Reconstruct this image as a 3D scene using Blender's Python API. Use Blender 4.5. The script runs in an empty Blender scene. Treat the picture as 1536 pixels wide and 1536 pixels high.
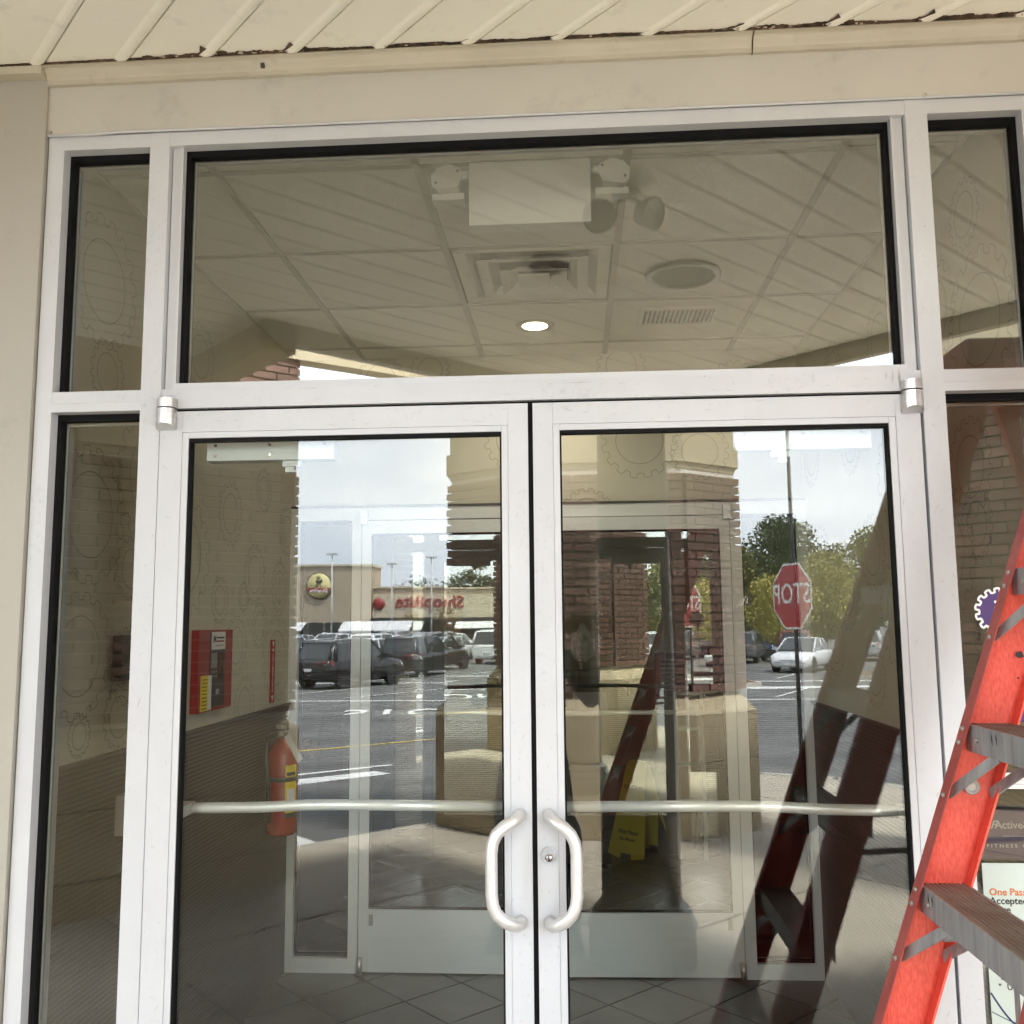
import bpy, bmesh, math, random
from mathutils import Vector, Matrix
R_ = math.radians
rnd = random.Random(7)
scn = bpy.context.scene
COL = scn.collection

# ------------------------------------------------------------------ camera
cam = bpy.data.cameras.new('camera'); camo = bpy.data.objects.new('camera', cam); COL.objects.link(camo)
cam.sensor_fit = 'HORIZONTAL'; cam.sensor_width = 36.0; cam.lens = 36.0*1400/1536
cam.clip_start = 0.02; cam.clip_end = 900
yaw, pit, rol = R_(3.723), R_(6.808), R_(-0.508)
fw = Vector((-math.sin(yaw)*math.cos(pit), math.cos(yaw)*math.cos(pit), math.sin(pit)))
ri = Vector((math.cos(yaw), math.sin(yaw), 0)); up = ri.cross(fw)
ri2 = ri*math.cos(rol)+up*math.sin(rol); up2 = up*math.cos(rol)-ri*math.sin(rol)
M = Matrix((ri2, up2, -fw)).transposed().to_4x4(); M.translation = Vector((0.098, -2.212, 1.60))
camo.matrix_world = M
scn.camera = camo

# ------------------------------------------------------------------ world, sun, exposure
SUN_AZ = Vector((0.85, 0.53)); SUN_EL = R_(58)
w = bpy.data.worlds.new('World'); scn.world = w; w.use_nodes = True
nt = w.node_tree; nt.nodes.clear()
def wn(t, **k):
    n = nt.nodes.new(t)
    for a, b in k.items(): setattr(n, a, b)
    return n
out = wn('ShaderNodeOutputWorld'); bg = wn('ShaderNodeBackground'); bg.inputs[1].default_value = 0.10
sky = wn('ShaderNodeTexSky', sky_type='NISHITA', sun_disc=False, sun_elevation=SUN_EL, sun_rotation=math.atan2(SUN_AZ.x, SUN_AZ.y))
tc = wn('ShaderNodeTexCoord'); mp = wn('ShaderNodeMapping'); mp.inputs['Scale'].default_value = (1.0, 1.0, 3.2)
n1 = wn('ShaderNodeTexNoise'); n1.inputs['Scale'].default_value = 2.3; n1.inputs['Detail'].default_value = 7; n1.inputs['Roughness'].default_value = .55
cr = wn('ShaderNodeValToRGB'); cr.color_ramp.elements[0].position = .32; cr.color_ramp.elements[0].color = (9.6, 11.0, 13.1, 1)
cr.color_ramp.elements[1].position = .66; cr.color_ramp.elements[1].color = (17.0, 17.8, 18.7, 1)
mx = wn('ShaderNodeMixRGB'); mx.inputs[0].default_value = .86
nt.links.new(tc.outputs['Generated'], mp.inputs[0]); nt.links.new(mp.outputs[0], n1.inputs['Vector'])
nt.links.new(n1.outputs[0], cr.inputs[0]); nt.links.new(sky.outputs[0], mx.inputs[1]); nt.links.new(cr.outputs[0], mx.inputs[2])
nt.links.new(mx.outputs[0], bg.inputs[0]); nt.links.new(bg.outputs[0], out.inputs[0])
sl = bpy.data.lights.new('sun', 'SUN'); sl.energy = 4.2; sl.angle = R_(6); sl.color = (1, .985, .95)
so = bpy.data.objects.new('sun', sl); COL.objects.link(so)
sd = Vector((SUN_AZ.x*math.cos(SUN_EL), SUN_AZ.y*math.cos(SUN_EL), math.sin(SUN_EL)))
so.rotation_euler = sd.to_track_quat('Z', 'Y').to_euler(); so.location = (6, -10, 12)
vs = scn.view_settings; vs.view_transform = 'Standard'; vs.look = 'None'; vs.gamma = 1; vs.use_curve_mapping = False; vs.exposure = 3.02
cy = scn.cycles
cy.max_bounces = 12; cy.diffuse_bounces = 5; cy.glossy_bounces = 8; cy.transmission_bounces = 6; cy.transparent_max_bounces = 20
cy.use_denoising = True; cy.sample_clamp_indirect = 6; cy.caustics_reflective = False; cy.caustics_refractive = False

# ------------------------------------------------------------------ materials
def mat(name, c, rough=.6, metal=0, c2=None, scale=6, detail=4, lo=.35, hi=.65, bump=0, bscale=None, spec=.5, stretch=None, rnd_amt=0):
    m = bpy.data.materials.new(name); m.use_nodes = True; t = m.node_tree; b = t.nodes['Principled BSDF']
    b.inputs['Base Color'].default_value = (*c, 1); b.inputs['Roughness'].default_value = rough
    b.inputs['Metallic'].default_value = metal; b.inputs['Specular IOR Level'].default_value = spec
    tcn = t.nodes.new('ShaderNodeTexCoord'); vec = tcn.outputs['Object']
    if stretch:
        mpn = t.nodes.new('ShaderNodeMapping'); mpn.inputs['Scale'].default_value = stretch
        t.links.new(vec, mpn.inputs[0]); vec = mpn.outputs[0]
    last = None
    if c2 is not None:
        n = t.nodes.new('ShaderNodeTexNoise'); n.inputs['Scale'].default_value = scale; n.inputs['Detail'].default_value = detail
        r = t.nodes.new('ShaderNodeValToRGB'); r.color_ramp.elements[0].position = lo; r.color_ramp.elements[1].position = hi
        r.color_ramp.elements[0].color = (*c, 1); r.color_ramp.elements[1].color = (*c2, 1)
        t.links.new(vec, n.inputs['Vector']); t.links.new(n.outputs[0], r.inputs[0]); last = r.outputs[0]
    if rnd_amt:
        oi = t.nodes.new('ShaderNodeObjectInfo'); h = t.nodes.new('ShaderNodeHueSaturation')
        mr = t.nodes.new('ShaderNodeMapRange'); mr.inputs[3].default_value = 1-rnd_amt; mr.inputs[4].default_value = 1+rnd_amt
        t.links.new(oi.outputs['Random'], mr.inputs[0]); t.links.new(mr.outputs[0], h.inputs['Value'])
        if last is not None: t.links.new(last, h.inputs['Color'])
        else: h.inputs['Color'].default_value = (*c, 1)
        last = h.outputs[0]
    if last is not None: t.links.new(last, b.inputs['Base Color'])
    if bump:
        n = t.nodes.new('ShaderNodeTexNoise'); n.inputs['Scale'].default_value = bscale or scale*6; n.inputs['Detail'].default_value = 5
        bn = t.nodes.new('ShaderNodeBump'); bn.inputs['Strength'].default_value = bump; bn.inputs['Distance'].default_value = .01
        t.links.new(vec, n.inputs['Vector']); t.links.new(n.outputs[0], bn.inputs['Height']); t.links.new(bn.outputs[0], b.inputs['Normal'])
    return m
def glass(name, refl, tint, gl=(1, 1, 1)):
    m = bpy.data.materials.new(name); m.use_nodes = True; t = m.node_tree; t.nodes.remove(t.nodes['Principled BSDF'])
    o = t.nodes['Material Output']; tr = t.nodes.new('ShaderNodeBsdfTransparent'); tr.inputs[0].default_value = (*tint, 1)
    g = t.nodes.new('ShaderNodeBsdfGlossy'); g.inputs['Roughness'].default_value = 0; g.inputs[0].default_value = (*gl, 1)
    fr = t.nodes.new('ShaderNodeFresnel'); fr.inputs[0].default_value = 1.45
    ad = t.nodes.new('ShaderNodeMath'); ad.operation = 'ADD'; ad.use_clamp = True; ad.inputs[1].default_value = refl-.034
    mxs = t.nodes.new('ShaderNodeMixShader')
    t.links.new(fr.outputs[0], ad.inputs[0]); t.links.new(ad.outputs[0], mxs.inputs[0]); t.links.new(tr.outputs[0], mxs.inputs[1]); t.links.new(g.outputs[0], mxs.inputs[2])
    nz = t.nodes.new('ShaderNodeTexNoise'); nz.inputs['Scale'].default_value = 2.2; nz.inputs['Detail'].default_value = 1; tcx = t.nodes.new('ShaderNodeTexCoord'); bp = t.nodes.new('ShaderNodeBump'); bp.inputs['Strength'].default_value = 1; bp.inputs['Distance'].default_value = .00010
    t.links.new(tcx.outputs['Object'], nz.inputs['Vector']); t.links.new(nz.outputs[0], bp.inputs['Height']); t.links.new(bp.outputs[0], g.inputs['Normal'])
    t.links.new(mxs.outputs[0], o.inputs[0]); return m
def emis(name, c, s):
    m = bpy.data.materials.new(name); m.use_nodes = True; t = m.node_tree; b = t.nodes['Principled BSDF']
    b.inputs['Base Color'].default_value = (*c, 1); b.inputs['Emission Color'].default_value = (*c, 1); b.inputs['Emission Strength'].default_value = s; return m
def ribbed(name, c, c2, pitch, bumpv=.6, rough=.5, vert=False, both=False):
    m = mat(name, c, rough); t = m.node_tree; b = t.nodes['Principled BSDF']
    tcn = [n for n in t.nodes if n.type == 'TEX_COORD'][0]
    def wave(d):
        wv = t.nodes.new('ShaderNodeTexWave'); wv.wave_type = 'BANDS'; wv.bands_direction = d; wv.inputs['Scale'].default_value = .31416/pitch*1.0
        wv.inputs['Distortion'].default_value = .0; t.links.new(tcn.outputs['Object'], wv.inputs[0]); return wv.outputs['Fac']
    f = wave('X' if vert else 'Z')
    if both:
        f2 = wave('Y'); mm = t.nodes.new('ShaderNodeMath'); mm.operation = 'MULTIPLY'
        ma = t.nodes.new('ShaderNodeMapRange'); ma.inputs[3].default_value = .72; t.links.new(f2, ma.inputs[0])
        t.links.new(f, mm.inputs[0]); t.links.new(ma.outputs[0], mm.inputs[1]); f = mm.outputs[0]
    r = t.nodes.new('ShaderNodeValToRGB'); r.color_ramp.elements[0].color = (*c, 1); r.color_ramp.elements[1].color = (*c2, 1)
    r.color_ramp.elements[0].position = .3; r.color_ramp.elements[1].position = .9
    t.links.new(f, r.inputs[0]); t.links.new(r.outputs[0], b.inputs['Base Color'])
    bn = t.nodes.new('ShaderNodeBump'); bn.inputs['Strength'].default_value = bumpv; bn.inputs['Distance'].default_value = .003
    t.links.new(f, bn.inputs['Height']); t.links.new(bn.outputs[0], b.inputs['Normal']); return m

m_frame = mat('white_anodised', (.535, .55, .575), .42, 0, (.575, .59, .615), 3.0, 6, bump=.03, bscale=60)
def speck(m, scale=34, lo=.66, hi=.74, dark=.72):
    t = m.node_tree; b = t.nodes['Principled BSDF']; lk = b.inputs['Base Color'].links[0]; src = lk.from_socket
    tcn = [n for n in t.nodes if n.type == 'TEX_COORD'][0]
    n = t.nodes.new('ShaderNodeTexNoise'); n.inputs['Scale'].default_value = scale; n.inputs['Detail'].default_value = 9; n.inputs['Roughness'].default_value = .7
    n2 = t.nodes.new('ShaderNodeTexNoise'); n2.inputs['Scale'].default_value = 4.0; mu = t.nodes.new('ShaderNodeMath'); mu.operation = 'MULTIPLY_ADD'; mu.inputs[1].default_value = .35; mu.use_clamp = True
    r = t.nodes.new('ShaderNodeMapRange'); r.inputs[1].default_value = lo; r.inputs[2].default_value = hi; r.inputs[3].default_value = 1; r.inputs[4].default_value = dark
    x = t.nodes.new('ShaderNodeMixRGB'); x.blend_type = 'MULTIPLY'; x.inputs[0].default_value = 1
    t.links.new(tcn.outputs['Object'], n.inputs['Vector']); t.links.new(tcn.outputs['Object'], n2.inputs['Vector'])
    t.links.new(n2.outputs[0], mu.inputs[0]); t.links.new(n.outputs[0], mu.inputs[2])
    sb = t.nodes.new('ShaderNodeMath'); sb.operation = 'SUBTRACT'; sb.inputs[1].default_value = .17; t.links.new(mu.outputs[0], sb.inputs[0])
    t.links.new(sb.outputs[0], r.inputs[0]); t.links.new(src, x.inputs[1]); t.links.new(r.outputs[0], x.inputs[2]); t.links.new(x.outputs[0], b.inputs['Base Color'])
speck(m_frame, 70, .60, .74, .86)
m_bead = mat('white_bead', (.58, .595, .62), .4, 0, (.55, .565, .59), 5)
m_inner = mat('inner_white_paint', (.76, .78, .78), .42, 0, (.80, .82, .82), 5)
m_black = mat('black_gasket', (.006, .006, .0065), .7, bump=.05, bscale=80, spec=.15)
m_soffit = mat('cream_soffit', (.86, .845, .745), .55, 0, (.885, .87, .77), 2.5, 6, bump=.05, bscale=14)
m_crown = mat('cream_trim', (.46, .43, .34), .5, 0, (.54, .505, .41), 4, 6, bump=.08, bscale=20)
m_header = mat('beige_metal_panel', (.50, .485, .435), .5, 0, (.55, .53, .475), 1.6, 5, bump=.04, bscale=9)
m_clad = mat('beige_cladding', (.385, .365, .315), .55, 0, (.415, .395, .345), 1.8, 5, bump=.04, bscale=9)
m_stain = mat('brown_stain', (.03, .018, .012), .9, 0, (.14, .085, .05), 30, 6, bump=.4)
m_flake = mat('loose_caulk', (.62, .56, .46), .7, 0, (.30, .2, .12), 40, 5, bump=.4)
for m_, d_ in ((m_header, .86), (m_clad, .88), (m_crown, .72), (m_soffit, .84)): speck(m_, 11, .58, .74, d_)
m_alu = mat('brushed_aluminium', (.58, .57, .56), .32, .85, (.68, .67, .66), 3, 4, stretch=(1, 1, 30))
m_satin = mat('satin_handle', (.68, .675, .665), .36, .5, (.74, .735, .725), 8)
m_bar = mat('polished_push_bar', (.78, .79, .80), .28, .25, (.82, .83, .84), 8)
m_chrome = mat('lock_metal', (.55, .53, .5), .2, 1)
m_closer = mat('silver_paint', (.72, .78, .81), .4, 0)
m_glass = glass('door_glass', .037, (.965, .975, .945))
m_glass2 = glass('sidelight_glass', .068, (.965, .975, .935))
m_glass3 = glass('transom_glass', .088, (.975, .98, .95))
m_glass4 = glass('inner_door_glass', .062, (.95, .96, .93))
m_gdark = glass('inner_glass', .045, (.86, .87, .83))
m_wallp = mat('tan_wallpaper', (.60, .57, .47), .75, 0, (.64, .61, .51), 3, 4, bump=.05, bscale=60)
m_gear = mat('gear_ink', (.36, .335, .26), .8)
m_wains = ribbed('dark_wainscot', (.009, .0085, .008), (.045, .043, .04), .015, .5, .42, both=True)
m_tile = mat('slate_floor_tile', (.060, .063, .062), .28, 0, (.10, .102, .10), 3, 8, bump=.12, bscale=12, rnd_amt=.16)
m_grout = mat('dark_grout', (.03, .03, .03), .9)
m_ctile = mat('ceiling_tile_white', (.84, .825, .76), .85, 0, (.86, .845, .78), 30, 4, bump=.15, bscale=120)
m_tbar = mat('ceiling_grid', (.50, .475, .42), .5)
m_whitep = mat('white_plastic', (.84, .84, .80), .4, 0, (.87, .87, .83), 3)
m_greyp = mat('grey_plastic', (.30, .30, .29), .5)
m_kick = mat('pale_kick_metal', (.80, .85, .88), .38, .15, (.84, .88, .91), 4, 4, stretch=(1, 1, 12))
m_lens = glass('lamp_lens', .12, (.7, .7, .7))
m_lampon = emis('lit_lamp', (1, .88, .62), 1.6)
m_red = mat('red_enamel', (.30, .008, .009), .3)
m_redp = mat('extinguisher_red', (.30, .010, .005), .25, 0, (.35, .013, .006), 6)
m_yel = mat('yellow_plastic', (.82, .62, .015), .4, 0, (.86, .68, .03), 6)
m_white = mat('print_white', (.80, .80, .78), .5)
m_blackp = mat('black_plastic', (.015, .015, .016), .35, bump=.04)
m_darkbox = mat('dark_plaque', (.055, .05, .043), .4)
m_rail = mat('red_fibreglass', (.64, .058, .034), .45, 0, (.82, .125, .082), 240, 8, .30, .75, bump=.18, bscale=300, stretch=(1, 1, .3))
m_railedge = mat('red_fibreglass_edge', (.34, .065, .055), .55, 0, (.42, .10, .09), 20, 6, bump=.1)
m_step = mat('galvanised_step', (.22, .225, .23), .5, .25, (.43, .44, .445), 55, 10, .25, .75, bump=.15, bscale=90, stretch=(1, 1, .12))
m_tread = mat('worn_step_tread', (.20, .115, .09), .6, .2, (.27, .22, .19), 14, 8, .3, .7, bump=.15, bscale=50)
m_rivet = mat('steel_rivet', (.42, .40, .38), .45, .6)
m_brick = mat('red_brown_brick', (.115, .060, .046), .85, 0, (.165, .088, .068), 18, 5, bump=.3, bscale=60, rnd_amt=.32)
m_mortar = mat('pale_mortar', (.74, .69, .60), .9, 0, (.66, .61, .53), 30, bump=.2)
m_stone = mat('tan_cast_stone', (.42, .345, .22), .8, 0, (.48, .40, .27), 3, 7, bump=.15, bscale=30)
m_stucco = mat('tan_stucco', (.46, .39, .25), .85, 0, (.49, .42, .285), 2.5, 5, bump=.2, bscale=90)
m_column = mat('tan_column_paint', (.20, .18, .14), .3, 0, (.23, .205, .16), 3)
m_conc = mat('sidewalk_concrete', (.45, .40, .32), .8, 0, (.335, .297, .238), 1.7, 9, .3, .75, bump=.15, bscale=60, rnd_amt=.06)
m_joint = mat('dark_joint', (.05, .045, .04), .95)
m_curb = mat('curb_concrete', (.46, .42, .35), .8, 0, (.36, .33, .28), 4, 7, bump=.2)
m_asph = mat('asphalt', (.075, .074, .071), .9, 0, (.150, .147, .141), .9, 12, .3, .7, bump=.35, bscale=40)
m_line = mat('white_road_paint', (.62, .62, .60), .6, 0, (.36, .36, .355), 4, 9, .55, .75)
m_yline = mat('yellow_road_paint', (.55, .42, .10), .7)
m_store = mat('tan_store_wall', (.40, .33, .245), .85, 0, (.43, .36, .27), .3, 5)
m_storel = mat('pale_store_panel', (.58, .50, .375), .85, 0, (.61, .53, .4), .3, 5)
m_dkwin = mat('dark_shopfront', (.02, .022, .025), .15)
m_redsign = mat('red_sign', (.28, .03, .03), .5)
m_yelsign = mat('cream_sign', (.66, .58, .27), .5)
m_leafA = mat('dark_green_leaf', (.065, .095, .038), .6, 0, (.105, .135, .055), 1.2, rnd_amt=.1)
m_leafB = mat('yellow_green_leaf', (.36, .345, .09), .6, 0, (.52, .45, .12), 1.0, rnd_amt=.1)
m_leafC = mat('olive_leaf', (.25, .26, .095), .6, 0, (.38, .35, .13), 1.0, rnd_amt=.1)
m_leafD = mat('orange_leaf', (.42, .25, .11), .6, 0, (.28, .23, .10), 1.0)
m_bark = mat('brown_bark', (.07, .05, .035), .9, 0, (.11, .08, .06), 8, bump=.5)
m_mulch = mat('brown_mulch', (.10, .06, .04), .95, 0, (.16, .10, .06), 20, bump=.5)
m_pole = mat('dark_pole', (.03, .03, .035), .5)
m_wpole = mat('pale_pole', (.55, .55, .53), .5)
m_shelter = mat('shelter_roof', (.62, .62, .62), .4)
m_stop = mat('stop_sign_red', (.40, .012, .022), .4)
m_tyre = mat('tyre_rubber', (.018, .018, .019), .8)
m_rim = mat('alloy_rim', (.55, .56, .57), .3, .8)
m_cglass = mat('car_glass', (.02, .025, .028), .04, 0, spec=1)
m_tail = mat('tail_lamp', (.30, .012, .015), .15)
m_head = mat('head_lamp', (.75, .76, .78), .1)
m_chr = mat('chrome_trim', (.7, .7, .7), .2, .9)
def paint(n, c): return mat('car_paint_'+n, c, .18, .1, spec=.7)
m_skin = mat('skin', (.42, .25, .17), .5, 0, (.47, .29, .20), 12)
m_cloth = mat('black_cloth', (.012, .012, .014), .9, 0, (.022, .022, .025), 20, bump=.2)
m_hair = mat('dark_hair', (.02, .014, .01), .5)
m_shoe = mat('black_shoe', (.015, .015, .016), .5)
m_purple = mat('deep_purple', (.05, .012, .12), .45)
m_purple2 = mat('dusk_purple', (.06, .03, .10), .45)
m_paper = mat('pale_green_paper', (.52, .60, .555), .55, 0, (.55, .63, .585), 2)
m_orange = mat('orange_ink', (.62, .16, .03), .6)
m_ink = mat('black_ink', (.02, .02, .025), .6)
m_navy = mat('navy_ink', (.02, .03, .10), .6)
m_greyink = mat('grey_ink', (.45, .42, .45), .6)
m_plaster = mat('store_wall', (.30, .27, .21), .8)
m_shopw_dim = mat('dim_shop_wallpaper', (.30, .28, .215), .75, 0, (.34, .315, .24), 3)  # copy of the tan wallpaper, darkened so the shop looks dim

# ------------------------------------------------------------------ mesh helpers
class MB:
    def __init__(s): s.bm = bmesh.new()
    def poly(s, pts):
        try: return s.bm.faces.new([s.bm.verts.new(p) for p in pts])
        except ValueError: return None
    def hexa(s, a, b):          # two quads, joined
        va = [s.bm.verts.new(p) for p in a]; vb = [s.bm.verts.new(p) for p in b]; n = len(va)
        s.bm.faces.new(va[::-1]); s.bm.faces.new(vb)
        for i in range(n): s.bm.faces.new((va[i], va[(i+1) % n], vb[(i+1) % n], vb[i]))
        return s
    def box(s, x0, x1, y0, y1, z0, z1):
        q = lambda z: [(x0, y0, z), (x1, y0, z), (x1, y1, z), (x0, y1, z)]
        return s.hexa(q(z0), q(z1))
    def prism(s, xy, z0, z1):   # polygon in plan
        return s.hexa([(x, y, z0) for x, y in xy], [(x, y, z1) for x, y in xy])
    def prof(s, pts, a, b):     # polygon extruded from frame fn a to b (fns map (u,v)->point)
        return s.hexa([a(*p) for p in pts], [b(*p) for p in pts])
    def cyl(s, p0, p1, r0, r1=None, n=14, caps=True):
        r1 = r0 if r1 is None else r1; p0 = Vector(p0); p1 = Vector(p1); d = (p1-p0).normalized()
        a = d.orthogonal().normalized(); b = d.cross(a)
        A = [p0+(a*math.cos(t)+b*math.sin(t))*r0 for t in [2*math.pi*i/n for i in range(n)]]
        B = [p1+(a*math.cos(t)+b*math.sin(t))*r1 for t in [2*math.pi*i/n for i in range(n)]]
        va = [s.bm.verts.new(p) for p in A]; vb = [s.bm.verts.new(p) for p in B]
        for i in range(n):
            f = s.bm.faces.new((va[i], va[(i+1) % n], vb[(i+1) % n], vb[i])); f.smooth = True
        if caps: s.bm.faces.new(va[::-1]); s.bm.faces.new(vb)
        return s
    def tube(s, pts, r, n=14, caps=True):
        pts = [Vector(p) for p in pts]; rings = []; N = len(pts); a = None
        rr = r if isinstance(r, (list, tuple)) else [r]*N
        for i, p in enumerate(pts):
            d = (pts[min(i+1, N-1)]-pts[max(i-1, 0)]).normalized()
            if a is None: a = d.orthogonal().normalized()
            a = (a-d*a.dot(d)).normalized(); b = d.cross(a)
            rings.append([s.bm.verts.new(p+(a*math.cos(t)+b*math.sin(t))*rr[i]) for t in [2*math.pi*k/n for k in range(n)]])
        for i in range(N-1):
            for k in range(n):
                f = s.bm.faces.new((rings[i][k], rings[i][(k+1) % n], rings[i+1][(k+1) % n], rings[i+1][k])); f.smooth = True
        if caps: s.bm.faces.new(rings[0][::-1]); s.bm.faces.new(rings[-1])
        return s
    def lathe(s, prof, c=(0, 0, 0), axis='Z', n=28):
        c = Vector(c); rings = []
        for r, h in prof:
            row = []
            for k in range(n):
                t = 2*math.pi*k/n; u, v = r*math.cos(t), r*math.sin(t)
                p = {'Z': (u, v, h), 'Y': (u, h, v), 'X': (h, u, v)}[axis]
                row.append(s.bm.verts.new(c+Vector(p)))
            rings.append(row)
        for i in range(len(rings)-1):
            for k in range(n):
                f = s.bm.faces.new((rings[i][k], rings[i][(k+1) % n], rings[i+1][(k+1) % n], rings[i+1][k])); f.smooth = True
        if prof[0][0] > 1e-5: s.bm.faces.new(rings[0][::-1])
        if prof[-1][0] > 1e-5: s.bm.faces.new(rings[-1])
        return s
    def line(s, pts, wd, th, nrm, closed=True):   # flat printed line following 3D points on a plane of normal nrm
        nrm = Vector(nrm).normalized(); P = [Vector(p) for p in pts]; N = len(P); A = []; B = []
        for i in range(N):
            d = (P[(i+1) % N]-P[(i-1) % N]) if closed else (P[min(i+1, N-1)]-P[max(i-1, 0)])
            q = nrm.cross(d.normalized())*wd/2
            A.append(s.bm.verts.new(P[i]+q+nrm*th)); B.append(s.bm.verts.new(P[i]-q+nrm*th))
        for i in range(N if closed else N-1):
            j = (i+1) % N; s.bm.faces.new((A[i], A[j], B[j], B[i]))
        return s
    def xform(s, mtx): bmesh.ops.transform(s.bm, matrix=mtx, verts=s.bm.verts); return s
    def bevel(s, w, seg=2):
        e = [x for x in s.bm.edges if len(x.link_faces) == 2 and x.calc_face_angle(0) > .6]
        bmesh.ops.bevel(s.bm, geom=e, offset=w, segments=seg, affect='EDGES', profile=.6); return s
    def mesh(s, name, m, recalc=True, off=None):
        if recalc: bmesh.ops.recalc_face_normals(s.bm, faces=s.bm.faces)
        if off is not None and off.length > 0: bmesh.ops.translate(s.bm, vec=-off, verts=s.bm.verts)
        me = bpy.data.meshes.new(name); s.bm.to_mesh(me); s.bm.free()
        for x in (m if isinstance(m, (list, tuple)) else [m]): me.materials.append(x)
        return me
    def build(s, name, m, parent=None, loc=None, recalc=True):
        off = wloc(parent) if parent is not None else Vector((0, 0, 0))
        if loc is not None: off = Vector(loc)
        me = s.mesh(name, m, recalc, off); o = bpy.data.objects.new(name, me); COL.objects.link(o)
        if parent is not None: o.parent = parent
        if loc is not None: o.location = loc
        return o
def wloc(o):
    v = Vector((0, 0, 0))
    while o is not None: v += o.location; o = o.parent
    return v
def tag(o, label=None, cat=None, group=None, kind=None):
    if label: o['label'] = label
    if cat: o['category'] = cat
    if group: o['group'] = group
    if kind: o['kind'] = kind
    return o
def thing(name, loc, label, cat, group=None, rz=0):
    o = bpy.data.objects.new(name, None); o.empty_display_size = .1; COL.objects.link(o); o.location = loc; o.rotation_euler = (0, 0, rz)
    return tag(o, label, cat, group)
def box(*a): return MB().box(*a)
def copy_tree(o, parent=None):
    c = o.copy(); COL.objects.link(c); c.parent = parent
    for ch in list(o.children): copy_tree(ch, c)
    return c
def text_mesh(body, size, extrude=.001, align='CENTER', sx=1):
    cu = bpy.data.curves.new('txt', 'FONT'); cu.body = body; cu.size = size; cu.extrude = extrude; cu.align_x = align; cu.align_y = 'CENTER'; cu.resolution_u = 3; cu.offset = size*.012
    o = bpy.data.objects.new('txt', cu); COL.objects.link(o)
    me = bpy.data.meshes.new_from_object(o.evaluated_get(bpy.context.evaluated_depsgraph_get()))
    bpy.data.objects.remove(o); bpy.data.curves.remove(cu); me.transform(Matrix.Diagonal((sx, 1, 1, 1))); return me
def text(name, body, size, m, pos, right, upv, parent=None, extrude=.0008, align='CENTER', sx=1):
    me = text_mesh(body, size, extrude, align, sx); right = Vector(right).normalized(); upv = Vector(upv).normalized(); nz = right.cross(upv)
    mt = Matrix((right, upv, nz)).transposed().to_4x4(); mt.translation = Vector(pos)-(wloc(parent) if parent else Vector((0, 0, 0)))
    me.transform(mt); me.materials.clear(); me.materials.append(m); o = bpy.data.objects.new(name, me); COL.objects.link(o)
    if parent: o.parent = parent
    return o

# ------------------------------------------------------------------ ground
Q2 = math.sqrt(.5)
def qs(q, s, z=0): return ((q+s)/2, (q-s)/2, z)      # q = x+y, s = x-y : the building grid, 45 degrees to the doors
g = MB()
ys = [60, 12, 6, 0, -4, -8, -14, -20, -26, -30, -60, -160, -420]
def gz(y): return -.14 if y > -8 else (-.14-(.46)*min(1, (-8-y)/20.0))
xs_ = [-420, -60, -30, -12, -4, 4, 12, 30, 60, 420]
gv = [[g.bm.verts.new((x, y, gz(y))) for x in xs_] for y in ys]
for i in range(len(ys)-1):
    for j in range(len(xs_)-1): g.bm.faces.new((gv[i][j], gv[i][j+1], gv[i+1][j+1], gv[i+1][j]))
tag(g.build('parking_lot', m_asph), 'grey asphalt parking lot running out from the sidewalk', kind='structure')
QC, SC = -6.62, 10.6
sw = MB(); sw.prism([qs(6, -6)[:2], qs(QC, -6)[:2], qs(QC, SC-1.6)[:2], qs(QC+.5, SC-.45)[:2], qs(QC+1.6, SC)[:2], qs(8, SC)[:2], (8, .0), (-6, .0)], -.30, -.055)
sidewalk = tag(sw.build('sidewalk', m_joint), kind='structure')
qj = [QC+.16, -4.4, -2.2, 0, 2.2, 4.4, 6.6]; sj = [-5, -2.3, .4, 3.1, 5.8, 8.5, SC-.16]
for i in range(len(qj)-1):
    for j in range(len(sj)-1):
        a, b, c, d = qj[i]+.012, qj[i+1]-.012, sj[j]+.012, sj[j+1]-.012
        p = [qs(a, c), qs(b, c), qs(b, d), qs(a, d)]
        if i == 0 and j == len(sj)-2: p = [qs(a, c), qs(b, c), qs(b, d), qs(a+1.5, d), qs(a+.42, d-.42), qs(a, d-1.5)]
        p = [(x, min(y, -.03)) for x, y, _ in p]
        if max(y for _, y in p) <= -.03 and min(y for _, y in p) >= -.031: continue
        # drop duplicate points made by the clip
        pp = []
        for v in p:
            if not pp or (abs(v[0]-pp[-1][0])+abs(v[1]-pp[-1][1])) > 1e-4: pp.append(v)
        if len(pp) < 3: continue
        m_ = MB().prism(pp, -.05, rnd.uniform(-.002, .003)); m_.build('paving_slab', m_conc, sidewalk)
cb = MB()
for a, b in (((QC-.0, -6), (QC, SC-1.6)), ((QC, SC-1.6), (QC+.5, SC-.45)), ((QC+.5, SC-.45), (QC+1.6, SC)), ((QC+1.6, SC), (8, SC))):
    A = Vector(qs(*a)); B = Vector(qs(*b)); d = (B-A).normalized(); nn = Vector((d.y, -d.x, 0))*-.15
    cb.hexa([(A.x, A.y, -.3), (B.x, B.y, -.3), (B.x, B.y, .002), (A.x, A.y, .002)], [tuple(A+nn)[:2]+(-.3,), tuple(B+nn)[:2]+(-.3,), tuple(B+nn)[:2]+(.002,), tuple(A+nn)[:2]+(.002,)])
tag(cb.build('curb', m_curb), kind='structure')
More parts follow.
